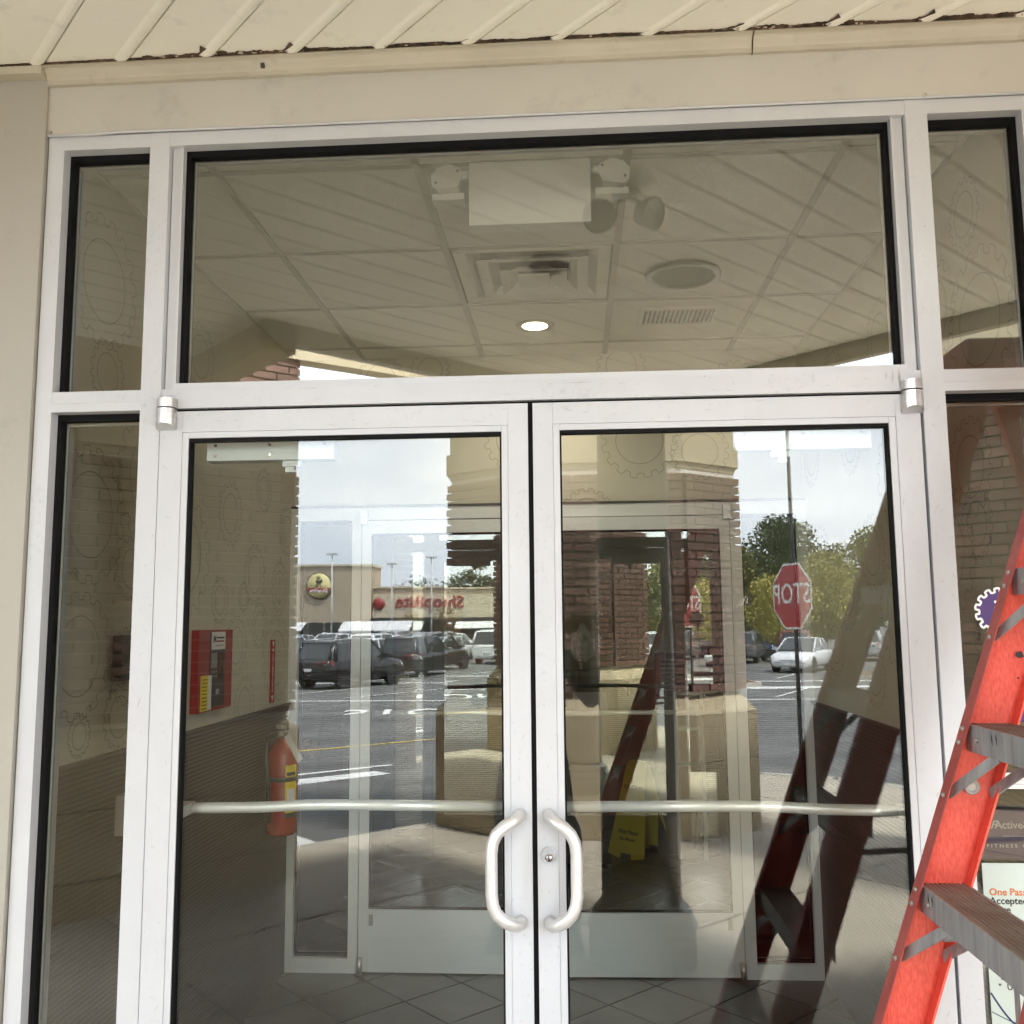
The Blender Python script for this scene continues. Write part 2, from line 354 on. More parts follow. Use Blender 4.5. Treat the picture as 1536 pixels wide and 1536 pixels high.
# painted markings
def strip(mb, q0, q1, s0, s1, lift=.006):
    P = [qs(q0, s0), qs(q1, s0), qs(q1, s1), qs(q0, s1)]; mb.poly([(x, y, gz(y)+lift) for x, y, _ in P])
pm = MB()
strip(pm, -8.0, -7.0, 1.2, 3.4); strip(pm, -8.0, -7.0, 6.2, 8.0); strip(pm, -11.6, -11.1, 4.2, 6.9); strip(pm, -12.2, -12.05, 3.2, 7.6)
for k in range(9):
    x = -16+k*3.1
    pm.poly([(x, -25, gz(-25)+.006), (x+.14, -25, gz(-25)+.006), (x+2.2+.14, -30, gz(-30)+.006), (x+2.2, -30, gz(-30)+.006)])
    pm.poly([(x-1, -34.9, -.594), (x-.86, -34.9, -.594), (x+1.3, -39.5, -.594), (x+1.16, -39.5, -.594)])
for y in (-23.6, -33.0): pm.poly([(-22, y, gz(y)+.006), (14, y, gz(y)+.006), (14, y-.35, gz(y-.35)+.006), (-22, y-.35, gz(y-.35)+.006)])
pm.poly([(5, -29, -.59), (13, -30, -.59), (13, -31, -.59), (5, -30, -.59)])
pm.bm.normal_update(); pmo = pm.build('road_marking', m_line, recalc=False); tag(pmo, kind='structure')
ym = MB(); strip(ym, -15.4, -15.25, 2, 20); tag(ym.build('road_line', m_yline, recalc=False), kind='structure')
st = text_mesh('STOP', 1.5, 0, sx=1.0); st.transform(Matrix.Translation((-3.6, -19.2, gz(-19.2)+.02)) @ Matrix.Rotation(R_(-8), 4, 'Z') @ Matrix.Rotation(R_(-1.4), 4, 'X') @ Matrix.Diagonal((.9, 1.25, 1, 1))); st.materials.clear(); st.materials.append(m_line)
sto = bpy.data.objects.new('road_lettering', st); COL.objects.link(sto); tag(sto, kind='structure')

# ------------------------------------------------------------------ storefront frame
JL, JLi, ML0, ML1, MR0, MR1, JRi, JR = -1.243, -1.201, -.971, -.920, .926, .978, 1.202, 1.243
ZH, ZI, ZT, ZU, ZD = 2.865, 2.828, 2.187, 2.135, 2.133
sf = thing('storefront_frame', (0, .05, 0), 'white metal storefront frame with transom and sidelights around the outer double doors', 'door frame')
def fb(name, m, *a): return box(*a).bevel(.0015, 1).build(name, m, sf)
fb('jamb', m_frame, JL, JLi, 0, .114, 0, ZH); fb('jamb', m_frame, JRi, JR, 0, .114, 0, ZH)
fb('mullion', m_frame, ML0, ML1, -.002, .114, 0, ZH-.0005); fb('mullion', m_frame, MR0, MR1, -.002, .114, 0, ZH-.0005)
for a, b in ((JLi, ML0), (ML1, MR0), (MR1, JRi)): fb('head_rail', m_frame, a, b, 0, .114, ZI, ZH)
for a, b in ((JLi, ML0), (MR1, JRi)):
    fb('transom_bar', m_frame, a, b, .001, .114, ZU+.022, ZT); fb('transom_bar', m_bead, a, b, 0, .11, ZU, ZU+.0215)
    fb('sill_rail', m_frame, a, b, 0, .114, 0, .12)
fb('transom_bar', m_frame, ML1, MR0, .001, .114, ZU+.003, ZT); fb('transom_bar', m_bead, ML1+.024, MR0-.024, .006, .05, ZT, ZT+.016)
for x in (ML1, MR0-.026): fb('glazing_stop', m_bead, x+(.003 if x < 0 else 0), x+.026-(.003 if x > 0 else 0), .016, .055, ZT+(.0), ZI)
for x in (ML1+.0265, MR0-.0325): fb('glazing_stop', m_bead, x, x+.006, .010, .03, ZT+.016, ZI)
def gasket(x0, x1, z0, z1, y0=.032, y1=.062, wd=.0105, parent=None, wb=None):
    m_ = MB(); wb = wd if wb is None else wb
    m_.box(x0, x0+wd, y0, y1, z0, z1); m_.box(x1-wd, x1, y0, y1, z0, z1); m_.box(x0+wd, x1-wd, y0, y1, z1-wd*1.5, z1)
    if wb: m_.box(x0+wd, x1-wd, y0, y1, z0, z0+wb)
    return m_.build('gasket', m_black, parent or sf)
def pane(x0, x1, z0, z1, y, m, parent, name='glass_pane'): return box(x0, x1, y, y+.006, z0, z1).build(name, m, parent)
GP = {}
for nm, x0, x1, z0, z1, wb in (('a', JLi, ML0, ZT, ZI, .002), ('b', ML1+.0325, MR0-.0325, ZT+.016, ZI, .002), ('c', MR1, JRi, ZT, ZI, .002), ('d', JLi, ML0, .12, ZU, .01), ('e', MR1, JRi, .12, ZU, .01)):
    gasket(x0, x1, z0, z1, wb=wb); GP[nm] = pane(x0+.004, x1-.004, z0, z1-.004, .044, m_glass3 if nm in 'abc' else m_glass2, sf)
    m_ = MB(); e = .0145     # pale spacer seen round the edge of the sealed unit
    m_.box(x0+e, x0+e+.005, .052, .058, z0, z1-.02); m_.box(x1-e-.005, x1-e, .052, .058, z0, z1-.02); m_.box(x0+e, x1-e, .052, .058, z1-.0265, z1-.021)
    m_.build('edge_spacer', m_greyp, sf)
# dark weatherstrip in the door gaps
m_ = MB(); m_.box(ML1-.001, ML1+.006, .02, .05, .01, ZD); m_.box(MR0-.006, MR0+.001, .02, .05, .01, ZD); m_.box(ML1, MR0, .02, .05, ZD-.001, ZD+.006); m_.box(-.007, .007, .012, .038, .01, ZD)
m_.build('weatherstrip', m_black, sf)

# ------------------------------------------------------------------ outer door leaves
def door(sx, label):
    X = lambda x: x*sx
    def B(a, b, *r): a, b = X(a), X(b); return box(min(a, b), max(a, b), *r)
    t = thing('entrance_door', (X(.92), .02, .01), label, 'glass door', 'outer entrance doors')
    f = lambda n, m, *a: B(*a).bevel(.0012, 1).build(n, m, t)
    f('stile', m_frame, .862, .919, 0, .042, .01, 2.1295); f('stile', m_frame, .006, .054, 0, .042, .01, 2.1295)
    f('top_rail', m_frame, .0545, .8615, 0, .042, 2.077, 2.1295); f('bottom_rail', m_frame, .0545, .8615, 0, .042, .01, .27)
    f('glazing_bead', m_bead, .846, .8615, .002, .03, .27, 2.0765); f('glazing_bead', m_bead, .0545, .070, .002, .03, .27, 2.0765); f('glazing_bead', m_bead, .0705, .8455, .002, .03, 2.062, 2.0765)
    m_ = MB()
    for a, b in ((.8415, .8455), (.0705, .0745)): m_.box(min(X(a), X(b)), max(X(a), X(b)), .0045, .03, .27, 2.0615)
    m_.box(min(X(.0745), X(.8415)), max(X(.0745), X(.8415)), .0045, .03, 2.054, 2.0615); m_.build('gasket', m_black, t)
    B(.0725, .8435, .017, .023, .27, 2.059).build('glass_pane', m_glass, t)
    # pivot hinge
    def D(z0, z1, slope=False):
        mm = MB(); pts = [(.923, 0)]+[(.900+.0235*math.cos(a), -.010-.020*math.sin(a)) for a in [math.pi*i/10 for i in range(11)]]+[(.8765, 0)]
        lo = [(X(x), y, z0+(max(0, (-y-.004))*.55 if slope else 0)) for x, y in pts]; hi = [(X(x), y, z1) for x, y in pts]
        return mm.hexa(lo, hi)
    h = D(2.082, 2.134, True).build('pivot_hinge', m_alu, t); D(2.1375, 2.160).build('hinge_cap', m_alu, h)
    # pull handle
    P = [(.033, .004, 1.163), (.034, -.022, 1.163), (.040, -.040, 1.161), (.052, -.052, 1.155), (.068, -.059, 1.146), (.083, -.062, 1.132), (.092, -.062, 1.113), (.095, -.062, 1.09)]
    Pl = [(x, y, 2*1.0455-z) for x, y, z in P[::-1]]
    MB().tube([(X(x), y, z) for x, y, z in P+Pl], .0138, 18).build('pull_handle', m_satin, t)
    # push bar on the inside
    yb = .105
    pb = MB(); pb.tube([(X(.862), yb, 1.1548), (X(.80), yb, 1.1553), (X(.68), yb, 1.157), (X(.56), yb, 1.163), (X(.48), yb, 1.164), (X(.05), yb, 1.161)], .0132, 16)
    p_ = pb.build('push_bar', m_bar, t)
    m_ = MB(); m_.box(min(X(.848), X(.885)), max(X(.848), X(.885)), .043, .118, 1.143, 1.169); m_.box(min(X(.03), X(.068)), max(X(.03), X(.068)), .043, .118, 1.148, 1.174); m_.build('bar_bracket', m_satin, p_)
    # closer
    c = B(.497, .822, .06, .105, 2.014, 2.066).bevel(.004).build('door_closer', m_closer, t)
    for x in (.52, .66, .80):
        for z in (2.027, 2.053): MB().cyl((X(x), .0605, z), (X(x), .058, z), .004, n=10).build('screw', m_chrome, c)
    a_ = B(.585, .63, .07, .10, 1.998, 2.0135); a_.box(min(X(.602), X(.624)), max(X(.602), X(.624)), .075, .095, 1.985, 1.9978); a_.build('closer_spindle', m_closer, c)
    return t
doorL = door(-1, 'left white framed outer glass door with curved pull handle and no lock')
doorR = door(1, 'right white framed outer glass door with round key lock beside its pull handle')
lk = MB().lathe([(.0185, -.001), (.0185, -.006), (.0160, -.0075), (.0158, -.0045), (.0001, -.0045)], (.032, 0, 1.074), 'Y', 30).build('lock_cylinder', m_frame, doorR)
kp = MB().lathe([(.0085, -.004), (.0085, -.0075), (.0001, -.0075)], (.032, 0, 1.0685), 'Y', 20).build('lock_plug', m_chrome, lk)
box(.0305, .0335, -.0082, -.0074, 1.0625, 1.0745).build('keyway', m_black, lk)

m_scuff = mat('grey_scuff', (.33, .33, .33), .7, 0, (.46, .455, .44), 60)
def scuffs(parent, lst, y):
    mb = MB(); r = random.Random(11)
    for x, z, ln, an, wd in lst:
        dx, dz = math.cos(an)*ln/2, math.sin(an)*ln/2; px, pz = -math.sin(an)*wd/2, math.cos(an)*wd/2
        mb.poly([(x-dx, y, z-dz), (x+px, y, z+pz), (x+dx, y, z+dz), (x-px, y, z-pz)])
    return tag(mb.build('scuff_mark', m_scuff, parent, recalc=False), kind='stuff')
rq = random.Random(5)
scuffs(sf, [(.115, 2.1775, .085, .02, .0016), (.05, 2.176, .02, .0, .0012), (.86, 2.172, .035, 1.5, .004), (.876, 2.168, .05, 1.6, .005), (.845, 2.175, .02, 1.5, .003), (-.55, 2.181, .05, .05, .0012), (.42, 2.185, .006, 0, .004)]+[(rq.uniform(-.9, .9), rq.uniform(2.143, 2.183), rq.uniform(.004, .03), rq.uniform(-.3, .3), .0012) for i in range(16)], -.0006)
scuffs(sf, [(rq.choice([-.946, .952])+rq.uniform(-.02, .02), rq.uniform(.7, 2.8), rq.uniform(.003, .02), rq.uniform(0, 3), .0016) for i in range(26)]+[(.955, 2.54, .006, 0, .005), (-1.0+.055, 1.42, .03, 1.3, .003)], -.0028)
for d_, sx in ((doorL, -1), (doorR, 1)):
    scuffs(d_, [(sx*rq.uniform(.012, .052), rq.uniform(.75, 1.9), rq.uniform(.003, .018), rq.uniform(0, 3), .0014) for i in range(16)]+[(sx*rq.uniform(.865, .915), rq.uniform(.7, 2.05), rq.uniform(.003, .025), rq.uniform(0, 3), .0015) for i in range(14)]+[(sx*rq.uniform(.06, .85), rq.uniform(2.085, 2.125), rq.uniform(.004, .04), rq.uniform(-.3, .3), .0013) for i in range(10)], -.0006)
# ------------------------------------------------------------------ header panel, crown, soffit
hp = box(JL-.004, JR+.004, -.004, .10, ZH+.004, 3.0).build('header_panel', m_header, None, (0, .05, 2.87)); tag(hp, 'beige grey metal header panel above the storefront frame', 'wall panel')
lip = MB(); lip.tube([(JL, -.006, ZH+.001), (-1.12, -.0065, ZH+.0), (-1.10, -.009, ZH-.0005), (-1.05, -.007, ZH+.003), (-.7, -.006, ZH+.002), (MR1, -.006, ZH+.002), (JR, -.006, ZH+.002)], .0032, 8); lip.build('drip_lip', m_frame, hp)
for x, z in ((JL+.006, ZH+.012), (.972, ZH+.006)): MB().cyl((x, -.0045, z), (x, -.011, z), .0042, n=10).build('screw', m_chrome, hp)
canopy = thing('entrance_canopy', (0, -1.5, 3.04), 'cream ribbed canopy soffit with stained edge above the entrance', 'canopy')
# crown trim (profile in y,z)
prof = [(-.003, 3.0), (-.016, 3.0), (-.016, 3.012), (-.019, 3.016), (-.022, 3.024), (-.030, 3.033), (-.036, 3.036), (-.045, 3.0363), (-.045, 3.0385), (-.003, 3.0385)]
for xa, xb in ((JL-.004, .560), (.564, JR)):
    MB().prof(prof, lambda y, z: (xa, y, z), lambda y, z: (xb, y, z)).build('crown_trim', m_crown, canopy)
box(-.678, -.668, -.026, -.017, 3.017, 3.030).build('trim_clip', m_darkbox, canopy)
# soffit planks with rolled ribs, each plank runs along constant x+y
PITCH = .2235; Q0 = 1.178; ZS = 3.045
def plank(qa, qb, s0, s1):
    wq = qb-qa
    sec = [(qa, ZS), (qa+wq*.80, ZS), (qa+wq*.82, ZS-.0022), (qa+wq*.855, ZS-.0052), (qa+wq*.90, ZS-.0062), (qa+wq*.945, ZS-.0052), (qa+wq*.978, ZS-.0016), (qa+wq*.985, ZS+.006), (qa+wq, ZS+.006), (qa+wq, ZS+.02), (qa, ZS+.02)]
    mb = MB()
    def A(q, z): s = s0; return qs(q, s, z)
    def Bf(q, z):
        s = q+.086 if q > -1.69 else -1.6   # ends at the crown or at the left wall
        return qs(q, s, z)
    return mb.prof(sec, A, Bf).build('soffit_plank', m_soffit, canopy)
k = 0
while True:
    qb = Q0-k*PITCH; qa = qb-PITCH
    if qa < -4.6: break
    s0 = 4.09 if qa > -3.3 else .55
    plank(qa, qb-.001, s0, None); k += 1
# drop trim round the soffit edge
def seg(name, a, b, th, z0, z1, m, parent, side=1):
    A = Vector((a[0], a[1], 0)); B = Vector((b[0], b[1], 0)); d = (B-A).normalized(); n_ = Vector((-d.y, d.x, 0))*th*side
    mb = MB(); mb.hexa([(A.x, A.y, z0), (B.x, B.y, z0), (B.x, B.y, z1), (A.x, A.y, z1)], [(A.x+n_.x, A.y+n_.y, z0), (B.x+n_.x, B.y+n_.y, z0), (B.x+n_.x, B.y+n_.y, z1), (A.x+n_.x, A.y+n_.y, z1)])
    return mb.build(name, m, parent)
cA = qs(-3.22, .55)[:2]; cB = qs(-3.22, 4.12)[:2]; cC = qs(1.9, 4.12)[:2]; cD = qs(-4.7, .55)[:2]
seg('edge_trim', cA, cB, .06, 2.945, 3.2, m_crown, canopy, -1); seg('edge_trim', cB, cC, .05, 2.955, 3.2, m_crown, canopy, -1); seg('edge_trim', cD, cA, .16, 2.90, 3.2, m_stucco, canopy, -1)
# stained, cracked sealant between planks and crown
sm = MB(); x = JL-.6; prev = None; r2 = random.Random(3); wk = .002; wz = .002
while x < JR+.5:
    ph = ((x-1.201) % PITCH)/PITCH; near = max(0, 1-min(ph, 1-ph)/.11)
    amp = .3 if x < -1.1 else (1.5 if (-1.0 < x < -.55 or .5 < x < .8 or x > .95) else .7)
    wk = min(.006, max(.0004, wk+r2.gauss(0, .0009))); wz = min(.0045, max(.0003, wz+r2.gauss(0, .0008)))
    t = .0012+wk*amp+near*near*.013*amp*r2.uniform(.8, 1.1)
    zb = 3.0383+wz*(.7 if amp > 1 else 1.1); y0 = -.0457
    cur = [(x, y0, min(zb, 3.0438)), (x, y0-.0004, 3.0444), (x, y0-t*1.5, 3.0442-near*.003)]
    vv = [sm.bm.verts.new(c) for c in cur]
    if prev: sm.bm.faces.new((prev[0], vv[0], vv[1], prev[1])); sm.bm.faces.new((prev[1], vv[1], vv[2], prev[2]))
    prev = vv; x += .004
sm.build('stained_joint', m_stain, canopy, recalc=False)
fl = MB()
for i in range(60):
    x = r2.choice([r2.uniform(-.98, -.55), r2.uniform(.4, .85), r2.uniform(-1.2, 1.2)]); a = r2.uniform(.002, .012); z = 3.0395+r2.uniform(-.001, .003)
    y = -.0465-r2.uniform(0, .006)
    fl.poly([(x, y, z), (x+a, y-r2.uniform(-.002, .002), z+r2.uniform(-.002, .002)), (x+a*.9, y-r2.uniform(.002, .005), z+r2.uniform(0, .003)), (x+a*.2, y-r2.uniform(.001, .005), z+.001)])
tag(fl.build('loose_flakes', m_flake, canopy), kind='stuff')
# recessed soffit lights
def can(x, y, r, ring, m_in, parent):
    t = thing('recessed_light', (x, y, ZS-.006), parent, 'ceiling light', 'unlit recessed lights in the canopy soffit')
    MB().lathe([(r, 0), (r+ring, 0), (r+ring, -.012), (r+ring*.4, -.016), (r, -.006), (r, 0)], (x, y, ZS-.006), 'Z', 32).build('trim_ring', m_whitep, t)
    MB().lathe([(r*.98, -.003), (r*.9, .002), (.0005, .003)], (x, y, ZS-.006), 'Z', 28).build('reflector', m_in, t); return t
can(.575, -1.49, .125, .032, m_greyp, 'larger unlit recessed light in the canopy soffit with a pale ring')
can(.02, -1.32, .085, .012, m_blackp, 'smaller dark unlit recessed light in the canopy soffit')
# twin flood lamps hanging from soffit
fl_ = thing('flood_lamp', (.30, -.72, 3.04), 'twin round flood lamps under the canopy soffit, seen reflected in the transom glass', 'flood light')
MB().lathe([(.05, 3.038), (.05, 3.022), (.03, 3.015), (.001, 3.015)], (.30, -.72, 0), 'Z', 20).build('mounting_plate', m_whitep, fl_)
for xx, dx, dy in ((.205, -.1, .95), (.385, .75, .65)):
    MB().tube([(.30, -.72, 3.02), ((.30+xx)/2, -.70, 2.995), (xx, -.69, 2.965)], .009, 8).build('lamp_arm', m_whitep, fl_)
    h = MB().lathe([(.018, -.07), (.04, -.055), (.056, -.01), (.058, 0), (.052, .004), (.050, -.004), (.0005, -.012)], (0, 0, 0), 'Z', 24)
    h.xform(Matrix.Translation((xx, -.68, 2.945)) @ Vector((dx, dy, -.35)).to_track_quat('Z', 'Y').to_matrix().to_4x4()); h.build('lamp_head', m_whitep, fl_)

# ------------------------------------------------------------------ outside walls at 45 degrees
def wall45(sign, label):
    t = thing('cladding_wall', (sign*1.26, -.02, 0), label, 'wall')
    a = (sign*1.75, -.012); b = (sign*3.3, -1.562)
    box(min(sign*1.2485, sign*1.76), max(sign*1.2485, sign*1.76), -.0455, -.0125, 3.018, 3.0385).build('crown_trim', m_crown, t)
    box(min(sign*1.2475, sign*1.76), max(sign*1.2475, sign*1.76), -.012, .12, -.05, 3.043).build('pilaster_panel', m_clad, t)
    seg('wall_panel', a, b, .25, -.05, 3.0, m_clad, t, 1 if sign > 0 else -1); seg('upper_wall', a, b, .25, 3.05, 4.4 if sign < 0 else 3.2, m_stucco, t, 1 if sign > 0 else -1)
    return t
wall45(-1, 'beige clad wall and pilaster left of the storefront frame'); wall45(1, 'beige clad wall and pilaster right of the storefront frame')
# roof slab over canopy and shop
rf = MB(); rf.prism([qs(-3.25, 4.12)[:2], qs(2.6, 4.12)[:2], (5.6, -.1), (5.6, .01), (-5.6, .01), (-5.6, -2.0), (-3.0,-2.0), qs(-4.7, .52)[:2], qs(-3.25, .52)[:2]], 3.205, 3.30); rf.prism([(5.6, .02), (5.6, 10.5), (-5.6, 10.5), (-5.6, .02)], 4.40, 4.6); tag(rf.build('building_roof', m_stucco, None, (0, 0, 3.2)), 'flat roof over the entrance porch and shop', 'roof')
up_ = box(-1.35, 1.35, .0, .2, 3.05, 4.39).build('upper_wall', m_stucco, None, (0, .1, 3.05)); tag(up_, 'stucco wall above the entrance doors behind the canopy soffit', 'wall')

# ------------------------------------------------------------------ brick piers
BL, BH, BJ = .200, .0545, .0132
brick_me = None
def brick_mesh():
    global brick_me
    if brick_me is None:
        b = MB().box(-BL/2, BL/2, -.05, .0, 0, BH); brick_me = b.mesh('brick', m_brick)
    return brick_me
def pier(label, loc, shaft, faces, zb, zt, basepoly, ztop, basecuts, limit=300):
    t = thing('brick_pier', loc, label, 'brick pier'); L = Vector(loc)
    cx = sum(p[0] for p in shaft)/len(shaft); cy_ = sum(p[1] for p in shaft)/len(shaft)
    ins = [(cx+(x-cx)*(1-.002/max(.2, abs(x-cx)+abs(y-cy_))), cy_+(y-cy_)*(1-.002/max(.2, abs(x-cx)+abs(y-cy_)))) for x, y in shaft]
    MB().prism(ins, zb-.3, zt).build('mortar_core', m_mortar, t)
    n = 0; extra = MB()
    rows = int((zt-zb)/(BH+BJ))
    todo = []
    for fi, (a, b) in enumerate(faces):
        A = Vector((*a, 0)); B = Vector((*b, 0)); d = (B-A); Ln = d.length; d.normalize(); nrm = Vector((d.y, -d.x, 0))
        for r in range(rows):
            u = -(BL+BJ)/2 if (r+fi) % 2 else 0
            while u < Ln-.03:
                u0, u1 = max(u, 0), min(u+BL, Ln)
                if u1-u0 > .03: todo.append((fi, A+d*(u0+u1)/2+nrm*(rnd.uniform(.002, .005)), (u1-u0)/BL, math.atan2(d.y, d.x), zb+r*(BH+BJ)))
                u += BL+BJ
    for fi, p, sc, ang, z in todo:
        if n < limit:
            o = bpy.data.objects.new('brick', brick_mesh()); COL.objects.link(o); o.parent = t
            o.location = Vector((p.x, p.y, z))-L; o.rotation_euler = (rnd.gauss(0, .006), 0, ang); o.scale = (sc, 1, 1); n += 1
        else:
            hb = box(-BL/2*sc, BL/2*sc, -.05, .0, 0, BH); hb.xform(Matrix.Translation((p.x, p.y, z)) @ Matrix.Rotation(ang, 4, 'Z')); me = hb.mesh('x', m_brick); extra.bm.from_mesh(me); bpy.data.meshes.remove(me)
    if len(extra.bm.verts): tag(extra.build('bricks', m_brick, t), kind='stuff')
    # cast stone base: blocks then sloped cap
    bcx = sum(p[0] for p in basepoly)/len(basepoly); bcy = sum(p[1] for p in basepoly)/len(basepoly)
    def off(pts, dd): return [(x+(bcx-x)/math.hypot(bcx-x, bcy-y)*dd, y+(bcy-y)/math.hypot(bcx-x, bcy-y)*dd) for x, y in pts]
    for z0, z1 in basecuts: MB().prism(basepoly, z0+.003, z1-.003).bevel(.008, 2).build('base_stone', m_stone, t)
    MB().prism(off(basepoly, .02), 0, basecuts[-1][1]-.002).build('base_core', m_joint, t)
    zc = basecuts[-1][1]
    MB().hexa([(x, y, zc+.001) for x, y in basepoly], [(x, y, zb) for x, y in off(basepoly, .16)]).build('base_cap', m_stone, t)
    # stucco top
    tp = [(cx+(x-cx)*1.008, cy_+(y-cy_)*1.008) for x, y in shaft]; tq = [(cx+(x-cx)*1.035, cy_+(y-cy_)*1.035) for x, y in shaft]
    MB().prism(tp, zt+.001, zt+.05).build('stucco_band', m_stucco, t); MB().prism(tq, zt+.05, zt+.22).build('stucco_band', m_stucco, t); MB().prism(tp, zt+.22, ztop).build('stucco_top', m_stucco, t)
    return t
# P1: left, face on q = -5.61
A1 = qs(-5.60, 2.05)[:2]; B1 = qs(-5.60, -.75)[:2]
sh1 = [A1, B1, qs(-7.2, -.75)[:2], qs(-7.2, 2.05)[:2]]
bp1 = [qs(-5.52, 2.13)[:2], qs(-5.52, -.75)[:2], qs(-7.3, -.75)[:2], qs(-7.3, 2.13)[:2]]
pier('left brick pier of the porch with cast stone base, reflected in the left door', (*A1, 0), sh1, [(qs(-7.2, 2.05)[:2], A1), (A1, B1)], 1.05, 2.62, bp1, 3.04, [(.0, .20), (.20, .58), (.58, .94)])
# P2: middle, chamfered
sh2 = [(-.36, -5.03), (.95, -5.03), (1.42, -5.42), (1.42, -6.2), (-.92, -6.2), (-.92, -5.52)]
bp2 = [(-.42, -4.92), (1.0, -4.92), (1.53, -5.37), (1.53, -6.3), (-1.04, -6.3), (-1.04, -5.45)]
pier('wide chamfered brick pier with cast stone base in the middle of the porch', (.27, -5.6, 0), sh2, [((.95, -5.03), (-.36, -5.03)), ((-.36, -5.03), (-.92, -5.52)), ((1.42, -5.42), (.95, -5.03))], 1.07, 2.80, bp2, 4.39, [(.0, .20), (.20, .55), (.55, .90)])
# P3: right
A3 = (2.545, -3.88); B3 = (3.85, -2.575)
sh3 = [A3, B3, (4.6, -3.33), (3.3, -4.63)]
bp3 = [(2.47, -3.88), (3.85, -2.49), (4.75, -3.3), (3.3, -4.75)]
pier('right brick pier of the porch with cast stone base, behind the ladder', (*A3, 0), sh3, [(B3, A3), (A3, (3.3, -4.63))], 1.05, 3.25, bp3, 3.62, [(.0, .20), (.20, .58), (.58, .94)])
tag(MB().prism([qs(-3.0, 2.75)[:2], qs(-3.0, -1.6)[:2], qs(-6.5, -1.6)[:2], qs(-6.5, 2.75)[:2]], 3.95, 4.1).build('porch_shade_roof', m_stucco, None, (-2, -3, 3.95)), 'flat roof slab assumed over the left side of the porch, sized to shade it', 'roof')  # unseen slab, widened to keep sun off the left pier and sidewalk
tag(MB().prism([qs(-2.99, 2.75)[:2], qs(-2.99, -1.6)[:2], qs(-2.85, -1.6)[:2], qs(-2.85, 2.75)[:2]], 3.302, 4.1).build('porch_sun_blocker', m_stucco, None, (-1.5, -1.8, 3.3)), 'unseen stucco strip added between the canopy and the left porch roof to block sun', 'wall')  # added upright strip, closes the gap where sun got in over the canopy
MB().prism([qs(-5.62, .75)[:2], qs(-5.62, -1.9)[:2], qs(-6.4, -1.9)[:2], qs(-6.4, .75)[:2]], 3.045, 4.6).build('stucco_fascia', m_stucco, None, (-2.6, -3.2, 3.05)); tag(bpy.data.objects['stucco_fascia'], 'tan stucco fascia over the left brick pier of the porch', 'wall')
# tall brick pier behind P1
sh4 = [(-2.21, -5.28), (-3.3, -4.3), (-4.1, -5.2), (-3.0, -6.1)]
bp4 = [(-2.2, -5.1), (-3.35, -4.1), (-4.3, -5.2), (-3.0, -6.3)]
pier('tall brick pier far left, its top reflected in the corner of the transom', (-2.21, -5.28, 0), sh4, [((-2.21, -5.28), (-3.3, -4.3))], 1.05, 4.2, bp4, 4.6, [(.0, .20), (.20, .58), (.58, .94)])
# outer beams between piers
def beam(a, b, zb, label):
    t = thing('porch_beam', ((a[0]+b[0])/2, (a[1]+b[1])/2, 3.35), label, 'beam'); seg('beam_body', a, b, .18, zb, 4.6, m_stucco, t, 1); return t
beam((-.9, -6.2), (-2.3, -5.1), 3.82, 'tan stucco porch beam between the left and middle brick piers')
beam((3.6, -4.5), (1.40, -6.55), 3.95, 'tan stucco porch beam between the middle and right brick piers')

# ------------------------------------------------------------------ round column beside the camera
cl = thing('round_column', (.40, -2.45, 0), 'smooth tan round column with ringed base standing under the canopy', 'column')
MB().lathe([(.190, .28), (.190, .8), (.185, 1.5), (.170, 2.70), (.20, 2.71), (.20, 2.74)], (.40, -2.45, 0), 'Z', 40).build('shaft', m_column, cl)
MB().lathe([(.255, 0), (.255, .13), (.250, .145), (.262, .16), (.262, .185), (.24, .205), (.232, .215), (.240, .225), (.232, .245), (.215, .255), (.205, .262), (.200, .28), (.190, .281)], (.40, -2.45, 0), 'Z', 40).build('ringed_base', m_column, cl)

# ------------------------------------------------------------------ vestibule
XL, XR, YI, ZC = -1.28, 1.20, 2.30, 2.92
vf = tag(box(-4.5, 4.5, .0, 9.5, -.2, -.004).build('vestibule_floor', m_grout), kind='structure')
TP = .307; n = 0
for i in range(-26, 26):
    for j in range(-2, 40):
        q0, s0 = i*TP*math.sqrt(2)/1.0, -j*TP*math.sqrt(2)
        q1, s1 = q0+TP*math.sqrt(2), s0-TP*math.sqrt(2); g_ = .006
        cxy = qs((q0+q1)/2, (s0+s1)/2)
        if not (XL-.1 < cxy[0] < XR+.15 and .25 < cxy[1] < 5.6) or (cxy[1] > 2.4 and not -1.1 < cxy[0] < 1.0): continue
        P = [qs(q0+g_, s0-g_), qs(q1-g_, s0-g_), qs(q1-g_, s1+g_), qs(q0+g_, s1+g_)]
        MB().prism([p[:2] for p in P], -.0039, .001).build('floor_tile', m_tile, vf); n += 1
# gear outlines printed on the wallpaper
def gear_pts(r, teeth=16, tooth=.13):
    P = []
    for k in range(teeth):
        a0 = 2*math.pi*k/teeth; da = 2*math.pi/teeth
        for f, rr in ((0, r*(1-tooth)), (.12, r*(1-tooth)), (.24, r*(1-tooth)*1.0), (.30, r*.99), (.46, r), (.62, r), (.78, r*.99), (.84, r*(1-tooth)), (.92, r*(1-tooth))):
            P.append((rr*math.cos(a0+da*f), rr*math.sin(a0+da*f)))
    return P
def gears(lst, plane, parent, wd=.0034):
    mb = MB()
    for c0, z, r in lst:
        f, nrm = plane
        mb.line([f(c0+u, z+v) for u, v in gear_pts(r)], wd, .0015, nrm)
        mb.line([f(c0+.62*r*math.cos(2*math.pi*k/40), z+.62*r*math.sin(2*math.pi*k/40)) for k in range(40)], wd, .0015, nrm)
    return mb.build('gear_print', m_gear, parent, recalc=False)
